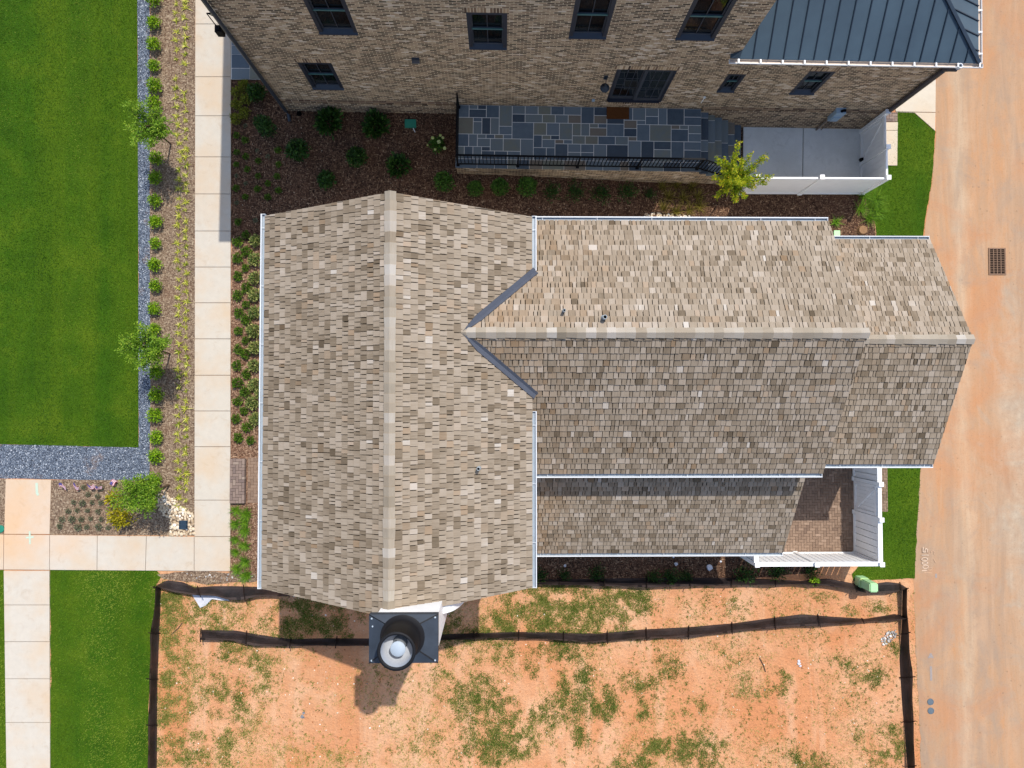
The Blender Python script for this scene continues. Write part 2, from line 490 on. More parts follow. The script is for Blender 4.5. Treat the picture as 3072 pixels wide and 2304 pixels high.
# ------------------------------------------------------------------ mesh building
class MB:
    def __init__(s):
        s.v = []; s.f = []; s.m = []; s.r = []; s.g = None
    def face(s, pts, m=0, r=0.5):
        i = len(s.v)
        s.v.extend([tuple(p) for p in pts])
        s.f.append(tuple(range(i, i + len(pts))))
        s.m.append(m); s.r.append(r)
    def box(s, x0, x1, y0, y1, z0, z1, m=0, r=0.5, M4=None):
        p = [Vector((x, y, z)) for z in (z0, z1) for y in (y0, y1) for x in (x0, x1)]
        if M4 is not None:
            p = [M4 @ q for q in p]
        i = len(s.v)
        s.v.extend([tuple(q) for q in p])
        for a in ((0, 2, 3, 1), (4, 5, 7, 6), (0, 1, 5, 4), (2, 6, 7, 3), (0, 4, 6, 2), (1, 3, 7, 5)):
            s.f.append(tuple(i + k for k in a)); s.m.append(m); s.r.append(r)
    def prism(s, pts, z0, z1, m=0, r=0.5, bev=0.0):
        """vertical prism over a horizontal polygon (list of x,y), counter-clockwise or not"""
        ar = sum(pts[i][0] * pts[(i + 1) % len(pts)][1] - pts[(i + 1) % len(pts)][0] * pts[i][1] for i in range(len(pts)))
        if ar < 0:
            pts = pts[::-1]
        n = len(pts)
        zf0 = z0 if callable(z0) else (lambda x: z0)
        zf1 = z1 if callable(z1) else (lambda x: z1)
        cx = sum(p[0] for p in pts) / n; cy = sum(p[1] for p in pts) / n
        if bev:
            top = []
            for p in pts:
                d = Vector((cx - p[0], cy - p[1]))
                sx = bev if d.x > 0 else -bev
                sy = bev if d.y > 0 else -bev
                top.append((p[0] + sx, p[1] + sy))
        else:
            top = pts
        s.face([(p[0], p[1], zf1(p[0])) for p in top], m, r)
        for i in range(n):
            a, b = pts[i], pts[(i + 1) % n]
            ta, tb = top[i], top[(i + 1) % n]
            if bev:
                s.face([(a[0], a[1], zf1(a[0]) - bev), (b[0], b[1], zf1(b[0]) - bev), (tb[0], tb[1], zf1(tb[0])), (ta[0], ta[1], zf1(ta[0]))], m, r)
                s.face([(a[0], a[1], zf0(a[0])), (b[0], b[1], zf0(b[0])), (b[0], b[1], zf1(b[0]) - bev), (a[0], a[1], zf1(a[0]) - bev)], m, r)
            else:
                s.face([(a[0], a[1], zf0(a[0])), (b[0], b[1], zf0(b[0])), (b[0], b[1], zf1(b[0])), (a[0], a[1], zf1(a[0]))], m, r)
    def lathe(s, cx, cy, prof, n=24, m=0, r=0.5, cap=True):
        """prof: list of (radius, z)"""
        i = len(s.v)
        for (rad, z) in prof:
            for k in range(n):
                a = 2 * math.pi * k / n
                s.v.append((cx + rad * math.cos(a), cy + rad * math.sin(a), z))
        for j in range(len(prof) - 1):
            for k in range(n):
                s.f.append((i + j * n + k, i + j * n + (k + 1) % n, i + (j + 1) * n + (k + 1) % n, i + (j + 1) * n + k))
                s.m.append(m); s.r.append(r)
        if cap:
            s.f.append(tuple(i + (len(prof) - 1) * n + k for k in range(n))); s.m.append(m); s.r.append(r)
    def tube(s, pts, radii, n=7, m=0, r=0.5):
        pts = [Vector(p) for p in pts]
        i = len(s.v)
        for j, p in enumerate(pts):
            t = (pts[min(j + 1, len(pts) - 1)] - pts[max(j - 1, 0)]).normalized()
            a = t.orthogonal().normalized() if abs(t.z) < 0.99 else Vector((1, 0, 0))
            b = t.cross(a).normalized()
            a = b.cross(t)
            rad = radii[j] if isinstance(radii, (list, tuple)) else radii
            for k in range(n):
                q = 2 * math.pi * k / n
                s.v.append(tuple(p + a * (rad * math.cos(q)) + b * (rad * math.sin(q))))
        for j in range(len(pts) - 1):
            for k in range(n):
                s.f.append((i + j * n + k, i + j * n + (k + 1) % n, i + (j + 1) * n + (k + 1) % n, i + (j + 1) * n + k))
                s.m.append(m); s.r.append(r)
        s.f.append(tuple(i + k for k in range(n))[::-1]); s.m.append(m); s.r.append(r)
        e = i + (len(pts) - 1) * n
        s.f.append(tuple(e + k for k in range(n))); s.m.append(m); s.r.append(r)
    def leaf(s, c, d, up, L, W, r=0.5, m=0):
        """a pointed leaf from c along d"""
        side = d.cross(up)
        if side.length < 1e-4:
            side = Vector((1, 0, 0))
        side.normalize()
        mid = c + d * (L * 0.5) + up * (L * 0.06)
        i = len(s.v)
        s.v.extend([tuple(c), tuple(mid + side * (W * 0.5)), tuple(c + d * L), tuple(mid - side * (W * 0.5))])
        s.f.append((i, i + 1, i + 2, i + 3)); s.m.append(m); s.r.append(r)
    def blade(s, c, d, L, W, droop, r=0.5, m=0, seg=3):
        """an arching grass blade; d is its starting direction"""
        p = Vector(c); dd = Vector(d).normalized()
        side = dd.cross(Vector((0, 0, 1)))
        if side.length < 1e-3:
            side = Vector((1, 0, 0))
        side.normalize()
        i = len(s.v)
        for j in range(seg + 1):
            w = W * (1 - j / seg) ** 0.7 * 0.5 + 0.0006
            s.v.append(tuple(p + side * w)); s.v.append(tuple(p - side * w))
            p = p + dd * (L / seg)
            dd = (dd + Vector((0, 0, -droop))).normalized()
        for j in range(seg):
            s.f.append((i + 2 * j, i + 2 * j + 1, i + 2 * j + 3, i + 2 * j + 2)); s.m.append(m); s.r.append(r)
    def mesh(s, name, mats):
        me = bpy.data.meshes.new(name)
        me.from_pydata(s.v, [], s.f)
        for q in (mats if isinstance(mats, (list, tuple)) else [mats]):
            me.materials.append(M[q])
        me.polygons.foreach_set('material_index', s.m)
        a = me.attributes.new('rnd', 'FLOAT', 'FACE')
        a.data.foreach_set('value', s.r)
        me.update()
        return me
    def build(s, name, mats, parent=None, smooth=False):
        me = s.mesh(name, mats)
        if smooth:
            me.polygons.foreach_set('use_smooth', [True] * len(me.polygons))
        return link(name, me, parent)

ROOTM = {}
def link(name, me, parent=None):
    o = bpy.data.objects.new(name, me)
    C.objects.link(o)
    if parent is not None:
        o.parent = parent
        if parent.name in ROOTM:                       # children built in world coordinates
            o.matrix_parent_inverse = ROOTM[parent.name].inverted()
    return o

def tag(o, label, cat, group=None):
    o['label'] = label
    o['category'] = cat
    if group:
        o['group'] = group
    return o

def struct(o, kind='structure'):
    o['kind'] = kind
    return o

def thing(name, label, cat, loc=(0, 0, 0), rz=0.0, group=None, worldkids=False):
    o = bpy.data.objects.new(name, None)
    o.empty_display_size = 0.2
    o.location = loc
    o.rotation_euler = (0, 0, rz)
    C.objects.link(o)
    if worldkids:
        ROOTM[o.name] = Matrix.Translation(Vector(loc)) @ Matrix.Rotation(rz, 4, 'Z')
    return tag(o, label, cat, group)

KIDS = {}
def dup(root, loc, rz, scale=1.0, label=None, group=None):
    """copy a thing with its parts and sub-parts"""
    r = root.copy(); C.objects.link(r)
    r.location = loc
    r.rotation_euler = (0, 0, rz)
    r.scale = (scale, scale, scale) if isinstance(scale, (int, float)) else scale
    if label:
        r['label'] = label
    if group:
        r['group'] = group
    for ch in KIDS.get(root.name, list(root.children)):
        c = ch.copy(); C.objects.link(c); c.parent = r
        for g in list(ch.children):
            d = g.copy(); C.objects.link(d); d.parent = c
    return r

def sheet(name, px, dz, mat, jitter=0.0, seg=0.25, seed=1, worldpts=False):
    """a ground covering laid over the falling ground; px is its outline in the plan"""
    rg = random.Random(seed)
    pts = [Vector(p) for p in px] if worldpts else [PG(*p) for p in px]
    out = []
    n = len(pts)
    for i in range(n):
        a, b = pts[i], pts[(i + 1) % n]
        d = Vector((b.x - a.x, b.y - a.y)); L = d.length
        out.append((a.x, a.y))
        if jitter and L > seg:
            nn = Vector((-d.y, d.x)).normalized()
            kk = int(L / seg)
            for j in range(1, kk):
                t = j / kk
                o = rg.uniform(-jitter, jitter) + jitter * 1.5 * noise.noise(Vector((a.x + d.x * t, a.y + d.y * t, seed)) * 1.3)
                out.append((a.x + d.x * t + nn.x * o, a.y + d.y * t + nn.y * o))
    bm = bmesh.new()
    vs = [bm.verts.new((x, y, 0)) for x, y in out]
    fc = bm.faces.new(vs)
    if fc.normal.z < 0 or fc.calc_area() and (fc.normal_update() or fc.normal.z < 0):
        fc.normal_flip()
    bmesh.ops.triangulate(bm, faces=bm.faces[:])
    xs = [v.co.x for v in bm.verts]
    x = -2.0
    while x <= 9.01:
        if min(xs) < x < max(xs):
            bmesh.ops.bisect_plane(bm, geom=bm.verts[:] + bm.edges[:] + bm.faces[:], plane_co=(x, 0, 0), plane_no=(1, 0, 0))
        x += 0.5
    for v in bm.verts:
        v.co.z = ground(v.co.x) + dz
    me = bpy.data.meshes.new(name)
    bm.to_mesh(me); bm.free()
    me.materials.append(M[mat])
    return struct(link(name, me))

def inside(pt, poly):
    x, y = pt; c = False
    n = len(poly)
    j = n - 1
    for i in range(n):
        xi, yi = poly[i][0], poly[i][1]; xj, yj = poly[j][0], poly[j][1]
        if (yi > y) != (yj > y) and x < (xj - xi) * (y - yi) / (yj - yi) + xi:
            c = not c
        j = i
    return c

def blades_np(name, pts, hgt, wid, mat, seed=0, lean=0.6, rnd=None):
    """very many single-triangle grass blades as one mesh"""
    rg = np.random.default_rng(seed)
    pts = np.asarray(pts, dtype=np.float32)
    n = len(pts)
    a = rg.uniform(0, 2 * np.pi, n)
    L = hgt * rg.uniform(0.6, 1.3, n)
    W = wid * rg.uniform(0.7, 1.4, n)
    th = rg.uniform(0.1, lean, n) * np.pi / 2
    co = np.zeros((n, 3, 3), dtype=np.float32)
    sx, sy = np.cos(a + np.pi / 2), np.sin(a + np.pi / 2)
    co[:, 0, 0] = pts[:, 0] + sx * W / 2; co[:, 0, 1] = pts[:, 1] + sy * W / 2; co[:, 0, 2] = pts[:, 2]
    co[:, 1, 0] = pts[:, 0] - sx * W / 2; co[:, 1, 1] = pts[:, 1] - sy * W / 2; co[:, 1, 2] = pts[:, 2]
    co[:, 2, 0] = pts[:, 0] + np.cos(a) * L * np.sin(th)
    co[:, 2, 1] = pts[:, 1] + np.sin(a) * L * np.sin(th)
    co[:, 2, 2] = pts[:, 2] + L * np.cos(th)
    me = bpy.data.meshes.new(name)
    me.vertices.add(n * 3); me.loops.add(n * 3); me.polygons.add(n)
    me.vertices.foreach_set('co', co.ravel())
    me.loops.foreach_set('vertex_index', np.arange(n * 3, dtype=np.int32))
    me.polygons.foreach_set('loop_start', np.arange(0, n * 3, 3, dtype=np.int32))
    me.update(calc_edges=True)
    at = me.attributes.new('rnd', 'FLOAT', 'FACE')
    r = rg.uniform(0, 1, n).astype(np.float32) if rnd is None else np.asarray(rnd, dtype=np.float32)
    at.data.foreach_set('value', r)
    me.materials.append(M[mat])
    return struct(link(name, me), 'stuff')

def scatter(poly, density, seed, edge=0.0):
    """random points inside a plan polygon"""
    rg = np.random.default_rng(seed)
    xs = [p[0] for p in poly]; ys = [p[1] for p in poly]
    x0, x1, y0, y1 = min(xs), max(xs), min(ys), max(ys)
    n = int((x1 - x0) * (y1 - y0) * density)
    X = rg.uniform(x0, x1, n); Y = rg.uniform(y0, y1, n)
    px = np.array(xs); py = np.array(ys)
    c = np.zeros(n, bool)
    j = len(px) - 1
    for i in range(len(px)):
        if py[i] != py[j]:
            cond = ((py[i] > Y) != (py[j] > Y)) & (X < (px[j] - px[i]) * (Y - py[i]) / (py[j] - py[i]) + px[i])
            c ^= cond
        j = i
    return X[c], Y[c]

def ground_np(x):
    t = np.clip((x + 2.0) / 11.0, 0, 1)
    return -0.8 * t * t * (3 - 2 * t)

# ------------------------------------------------------------------ the setting
def base_ground():
    xs = [-220, -120, -60, -30] + [-20 + i for i in range(18)] + [-2 + 0.5 * i for i in range(23)] + [10, 12, 15, 20, 30, 60, 120, 220]
    ys = [-220, -110, -60, -30, -20, -10, 0, 10, 20, 30, 60, 110, 220]
    b = MB()
    for i in range(len(xs) - 1):
        for j in range(len(ys) - 1):
            b.face([(xs[i], ys[j], ground(xs[i])), (xs[i + 1], ys[j], ground(xs[i + 1])), (xs[i + 1], ys[j + 1], ground(xs[i + 1])), (xs[i], ys[j + 1], ground(xs[i]))])
    struct(b.build('ground', 'red_clay'))
base_ground()

LAWN_NW = [(-1500, -700), (410, -700), (412, 0), (415, 700), (416, 1342), (200, 1337), (0, 1332), (-1500, 1325)]
LAWN_SW = [(152, 1705), (468, 1709), (486, 1728), (470, 1752), (455, 1900), (447, 2100), (441, 3200), (156, 3200), (153, 2304)]
LAWN_SL = [(-1500, 1710), (13, 1710), (21, 2304), (28, 3200), (-1500, 3200)]
LAWN_E = [(2690, 333), (2740, 337), (2806, 394), (2800, 470), (2793, 560), (2778, 640), (2768, 720), (2762, 1390), (2757, 1500), (2750, 1580),
          (2744, 1735), (2660, 1738), (2560, 1742), (2555, 1722), (2580, 1690), (2575, 1600), (2560, 1538), (2640, 1400), (2628, 720), (2620, 650), (2600, 620), (2596, 585), (2588, 500), (2660, 498)]
sheet('lawn', LAWN_NW, 0.012, 'lawn_soil')
sheet('lawn', LAWN_SW, 0.012, 'lawn_soil', 0.03, 0.3, 3)
sheet('lawn', LAWN_SL, 0.012, 'lawn_soil')
sheet('lawn', LAWN_E, 0.012, 'lawn_soil', 0.03, 0.25, 4)
sheet('gravel_path', [(412, -700), (449, -700), (450, 600), (452, 1200), (450, 1441), (300, 1440), (157, 1438), (18, 1436), (-1500, 1428), (-1500, 1325), (0, 1332), (200, 1337), (416, 1342), (415, 700), (412, 0)], 0.008, 'grey_gravel', 0.008, 0.3, 5)
sheet('mulch_bed', [(452, -700), (587, -700), (585, 1000), (584, 1607), (300, 1605), (150, 1604), (155, 1440), (300, 1440), (450, 1441), (452, 1200), (450, 600)], 0.016, 'mulch_grey', 0.006, 0.3, 6)
sheet('mulch_bed', [(-1500, 1430), (18, 1437), (14, 1604), (-1500, 1600)], 0.016, 'mulch_grey')
sheet('mulch_bed', [(694, 720), (800, 728), (900, 800), (900, 1600), (790, 1660), (785, 1742), (690, 1740), (690, 1500)], 0.018, 'mulch_red', 0.02, 0.3, 7)
sheet('mulch_bed', [(694, 150), (900, 250), (1400, 300), (2250, 330), (2560, 385), (2578, 520), (2590, 585), (2600, 620), (2622, 650), (2626, 700), (2626, 735), (2620, 900), (1700, 900), (900, 900), (800, 728), (694, 720)], 0.014, 'mulch_dark', 0.02, 0.3, 8)
sheet('mulch_bed', [(1540, 1400), (2440, 1400), (2480, 1690), (2420, 1720), (2240, 1738), (2000, 1733), (1780, 1735), (1590, 1738), (1500, 1700)], 0.014, 'mulch_dark', 0.02, 0.3, 9)
sheet('gravel_patch', [(470, 1722), (560, 1713), (700, 1716), (770, 1722), (770, 1744), (640, 1752), (540, 1742), (490, 1736)], 0.020, 'mulch_grey', 0.03, 0.2, 10)
sheet('alley_road', [(2808, -900), (5200, -900), (5200, 3400), (2765, 3400), (2764, 2304), (2757, 2150), (2750, 2000), (2745, 1850), (2740, 1745), (2748, 1600), (2757, 1450), (2764, 1390), (2770, 720), (2780, 640), (2795, 560), (2802, 470), (2808, 394)], 0.004, 'dusty_road', 0.03, 0.25, 11)

# concrete walks, slab by slab
def slab_walk(name, quads, mat, top=0.05, gap=0.008):
    b = MB()
    for q in quads:
        pts = [PG(*p) for p in q]
        cx = sum(p.x for p in pts) / 4; cy = sum(p.y for p in pts) / 4
        pts = [(p.x + (gap if cx > p.x else -gap), p.y + (gap if cy > p.y else -gap)) for p in pts]
        b.prism(pts, lambda x: ground(x) + 0.0, lambda x: ground(x) + top, bev=0.006)
    return struct(b.build(name, mat))
vj = [-520, -410, -300, -190, -60, 74, 232, 349, 472, 583, 694, 802, 909, 1017, 1126, 1233, 1340, 1500, 1609, 1713]
quads = []
for a, b_ in zip(vj[:-1], vj[1:]):
    xl = lambda y: 587.0 - 3.0 * y / 1713
    xr = lambda y: 695.0 - 2.5 * y / 1713
    quads.append([(xl(a), a), (xr(a), a), (xr(b_), b_), (xl(b_), b_)])
hj = [(-420, -422), (-300, -302), (-190, -190), (-80, -80), (14, 13), (151.5, 151), (294, 293), (441, 438), (584, 584)]
for (a, a2), (b_, b2) in zip(hj[:-1], hj[1:]):
    yt = lambda x: 1600 + (x + 200) * 9.0 / 784
    yb = lambda x: 1707 + (x + 200) * 5.5 / 784
    quads.append([(a, yt(a)), (b_, yt(b_)), (b2, yb(b2)), (a2, yb(a2))])
quads.append([(19, 1437), (156, 1438.5), (151.5, 1602.5), (14.5, 1602)])
lj = [1711, 1814, 1924, 2035, 2166, 2304, 2430, 2560]
for a, b_ in zip(lj[:-1], lj[1:]):
    l = lambda y: 13 + (y - 1711) * 8.0 / 593
    r = lambda y: 151 + (y - 1711) * 2.0 / 593
    quads.append([(l(a), a), (r(a), a), (r(b_), b_), (l(b_), b_)])
slab_walk('sidewalk', quads, 'sidewalk_concrete')
slab_walk('driveway_apron', [[(2560, -300), (2812, -300), (2806, 338), (2686, 336)], [(2690, 336.5), (2806, 338.5), (2805, 394), (2742, 338)]], 'apron_concrete', 0.03)
slab_walk('gate_pad', [[(2588, 367), (2693, 367), (2692, 392), (2588, 392)], [(2588, 392), (2692, 392), (2691, 498), (2588, 498)]], 'apron_concrete', 0.04)
slab_walk('service_pad', [[(2228, 376), (2407, 378), (2405, 534), (2226, 532)], [(2408, 378), (2590, 384), (2584, 540), (2406, 534)]], 'pad_concrete', 0.08)

def herringbone(name, poly, unit, top, mat, seed, base=True, ang=0.0):
    """paving bricks laid in a herringbone, clipped to a plan polygon by their centres"""
    rg = random.Random(seed)
    b = MB()
    xs = [p[0] for p in poly]; ys = [p[1] for p in poly]
    x0, y0 = min(xs), min(ys)
    nx = int((max(xs) - x0) / unit) + 3; ny = int((max(ys) - y0) / unit) + 3
    X0, X1, Y0, Y1 = min(xs), max(xs), min(ys), max(ys)
    g = 0.004
    for i in range(-2, nx):
        for j in range(-2, ny):
            t = (i - j) % 4
            if t == 0:
                w, h = 2, 1
            elif t == 3:
                w, h = 1, 2
            else:
                continue
            ax, ay = x0 + i * unit, y0 + j * unit
            bx, by = ax + w * unit, ay + h * unit
            ax, ay, bx, by = max(ax, X0), max(ay, Y0), min(bx, X1), min(by, Y1)
            if bx - ax < 0.02 or by - ay < 0.02 or not inside(((ax + bx) / 2, (ay + by) / 2), poly):
                continue
            b.prism([(ax + g, ay + g), (bx - g, ay + g), (bx - g, by - g), (ax + g, by - g)],
                    lambda x: ground(x), lambda x: ground(x) + top + rg.uniform(-0.0015, 0.0015), 0, min(1, max(0, rg.gauss(0.5, 0.22))), 0.003)
    return struct(b.build(name, mat))
def rect(a, c):
    p, q = PG(*a), PG(*c)
    return [(p.x, q.y), (q.x, q.y), (q.x, p.y), (p.x, p.y)]
herringbone('brick_patio', rect((2290, 1330), (2560, 1660)), 0.105, 0.03, 'paver', 1)
herringbone('brick_path', rect((2556, 1400), (2663, 1535)), 0.105, 0.03, 'paver', 2)
herringbone('brick_path', rect((2592, 337), (2693, 366)), 0.105, 0.03, 'paver_grey', 3)
herringbone('brick_path', rect((744, 1372), (800, 1508)), 0.105, 0.03, 'paver', 4)
# raised brick step beside the walk
def brick_step():
    b = herringbone('brick_step', rect((696, 1374), (739, 1508)), 0.105, 0.20, 'paver_grey', 5)
    del b['kind']
    tag(b, 'raised brown paver step between the concrete walk and the front bed', 'step')
brick_step()
q0, q1 = PG(694, 1371), PG(802, 1510)

# ------------------------------------------------------------------ the shingled house
def clip(poly, edge_a, edge_b):
    out = []
    ax, ay = edge_a; bx, by = edge_b
    def s(p):
        return (bx - ax) * (p[1] - ay) - (by - ay) * (p[0] - ax)
    for i in range(len(poly)):
        p, q = poly[i], poly[(i + 1) % len(poly)]
        sp, sq = s(p), s(q)
        if sp >= 0:
            out.append(p)
        if (sp >= 0) != (sq >= 0):
            t = sp / (sp - sq)
            out.append((p[0] + (q[0] - p[0]) * t, p[1] + (q[1] - p[1]) * t))
    return out

class Roof:
    def __init__(s):
        s.v = []; s.f = []; s.m = []; s.r = []; s.g = []; s.w = []
    def add(s, pts3, faces, m, r, guv, warm):
        i = len(s.v)
        s.v.extend(pts3); s.g.extend(guv)
        for f in faces:
            s.f.append(tuple(i + k for k in f)); s.m.append(m); s.r.append(r); s.w.append(warm)
    def slope(s, O, U, V, poly, seed, expo=0.186, warmside=None, tone=0.0, wmin=0.075, wmax=0.24):
        rg = random.Random(seed)
        U = U.normalized(); V = V.normalized(); Nn = U.cross(V)
        flat = [p for q in poly for p in q] if isinstance(poly[0], list) else poly
        us = [p[0] for p in flat]; vs = [p[1] for p in flat]
        def W(u, v, h):
            return tuple(O + U * u + V * v + Nn * h)
        # boarding underneath
        parts = poly if isinstance(poly[0], list) else [poly]
        for poly in parts:
            n = len(poly)
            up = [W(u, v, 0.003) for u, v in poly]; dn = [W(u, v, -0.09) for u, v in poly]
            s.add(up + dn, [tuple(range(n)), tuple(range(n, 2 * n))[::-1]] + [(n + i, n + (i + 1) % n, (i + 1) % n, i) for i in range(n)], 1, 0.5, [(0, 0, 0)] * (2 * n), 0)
        rows = int(max(vs) / expo) + 1
        for k in range(rows):
            v0 = k * expo - (0.02 if k == 0 else 0)
            tonerow = rg.gauss(0, 0.025)
            u = min(us) - rg.uniform(0, 0.1)
            while u < max(us):
                w = rg.choice((rg.uniform(wmin, 0.13), rg.uniform(0.10, 0.18), rg.uniform(0.12, wmax)))
                jit = rg.uniform(-0.006, 0.006)
                vb = v0 + jit; vt = v0 + expo + 0.028
                sk = rg.uniform(-0.004, 0.004)
                g = rg.choice((0.005, 0.007, 0.009, 0.012))
                q = [(u + g, vb + sk), (u + w - g, vb - sk), (u + w - g, vt), (u + g, vt)]
                u0 = u
                u += w
                pieces = []
                for pp in parts:
                    qq = q
                    for a in range(len(pp)):
                        qq = clip(qq, pp[a], pp[(a + 1) % len(pp)])
                        if len(qq) < 3:
                            break
                    if len(qq) >= 3:
                        pieces.append(qq)
                if not pieces:
                    continue
                hb = 0.038 + rg.uniform(-0.004, 0.007); ht = 0.010
                r = rg.gauss(0.5 + tone, 0.10) + tonerow  # tone paints the slopes turned away from the sun darker
                z = rg.random()
                if z < 0.03: r += 0.24
                elif z < 0.12: r -= 0.2
                wm = 0.0
                if rg.random() < 0.07: wm = rg.uniform(0.2, 0.7)
                if warmside is not None:
                    d = warmside(u0)
                    if d > 0 and rg.random() < 0.75: wm = max(wm, d * rg.uniform(0.3, 1.0))
                off = rg.random() * 60
                for q in pieces:
                    top = [W(a, b, hb + (ht - hb) * min(1, max(0, (b - vb) / (vt - vb)))) for a, b in q]
                    bot = [W(a, b, 0.0) for a, b in q]
                    m = len(q)
                    s.add(top + bot, [tuple(range(m))] + [(m + i, m + (i + 1) % m, (i + 1) % m, i) for i in range(m)], 0, min(1, max(0, r)),
                          [(a + off, b, off) for a, b in q] * 2, wm)
    def build(s, name, parent):
        me = bpy.data.meshes.new(name)
        me.from_pydata(s.v, [], s.f)
        for q in ('cedar', 'deck_gap_shade'):
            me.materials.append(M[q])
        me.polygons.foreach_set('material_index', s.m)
        for nm, arr in (('rnd', s.r), ('warm', s.w)):
            a = me.attributes.new(nm, 'FLOAT', 'FACE'); a.data.foreach_set('value', arr)
        a = me.attributes.new('guv', 'FLOAT_VECTOR', 'POINT')
        a.data.foreach_set('vector', [c for t in s.g for c in t])
        me.update()
        return link(name, me, parent)

def ridge_cap(parent, A, B, s1, s2, seed, half=0.125, expo=0.24):
    """overlapping boards either side of a ridge from A to B; s1, s2 are the downhill directions"""
    rg = random.Random(seed)
    R = Roof()
    D = (B - A); L = D.length; D.normalize()
    for sd in (s1.normalized(), s2.normalized()):
        nn = sd.cross(D)
        if nn.z < 0:
            nn = -nn
        x = 0.0
        rg = random.Random(seed)
        while x < L:
            e = min(L, x + expo + 0.03)
            w = half + rg.uniform(-0.012, 0.012)
            h0, h1 = 0.062 + rg.uniform(0, 0.006), 0.040
            c = [(x, 0), (e, 0), (e, w), (x, w)]
            off = rg.random() * 50
            lift = Vector((0, 0, 0.012))
            top = [tuple(A + lift + D * a + (Vector((0, 0, (h0 if a == x else h1) / nn.z)) if b == 0 else sd * b + nn * (h0 if a == x else h1))) for a, b in c]
            bot = [tuple(A + D * a + sd * b + nn * 0.012) for a, b in c]
            R.add(top + bot, [(0, 1, 2, 3), (4, 5, 1, 0), (5, 6, 2, 1), (6, 7, 3, 2), (7, 4, 0, 3)], 0, min(1, max(0, rg.gauss(0.5, 0.2))),
                  [(b + off, a, off) for a, b in c] * 2, rg.uniform(0, 0.25))
            x += expo * rg.uniform(0.9, 1.1)
    o = R.build('ridge_cap', parent)
    o.data.materials[0] = M['cedar_cap']
    return o

def gutter(parent, A, B, out, seed=0, w=0.105, h=0.09, name='gutter', hang=1.5, outer='gutter_white', inner='gutter_inside', strap=0.005):
    D = B - A; L = D.length; D = D.normalized(); out = out.normalized()
    up = Vector((0, 0, 1))
    M4 = Matrix(((D.x, out.x, up.x, A.x), (D.y, out.y, up.y, A.y), (D.z, out.z, up.z, A.z), (0, 0, 0, 1)))
    b = MB()
    t = 0.012
    b.box(0, L, 0, t, -h, 0, 1, 0.5, M4)
    b.box(0, L, t, w - t, -h, -h + t, 1, 0.5, M4)
    b.box(0, L, w - t, w, -h, 0, 0, 0.5, M4)
    b.box(0, L, w, w + 0.014, -0.022, 0.004, 0, 0.5, M4)          # rolled lip
    b.box(0, t, t, w - t, -h + t, -0.004, 0, 0.5, M4)
    b.box(L - t, L, t, w - t, -h + t, -0.004, 0, 0.5, M4)
    x = 0.35
    while x < L - 0.1:
        b.box(x, x + strap * 2, t, w - t, -0.016, -0.008, 0, 0.5, M4)
        x += hang
    return b.build(name, [outer, inner], parent)

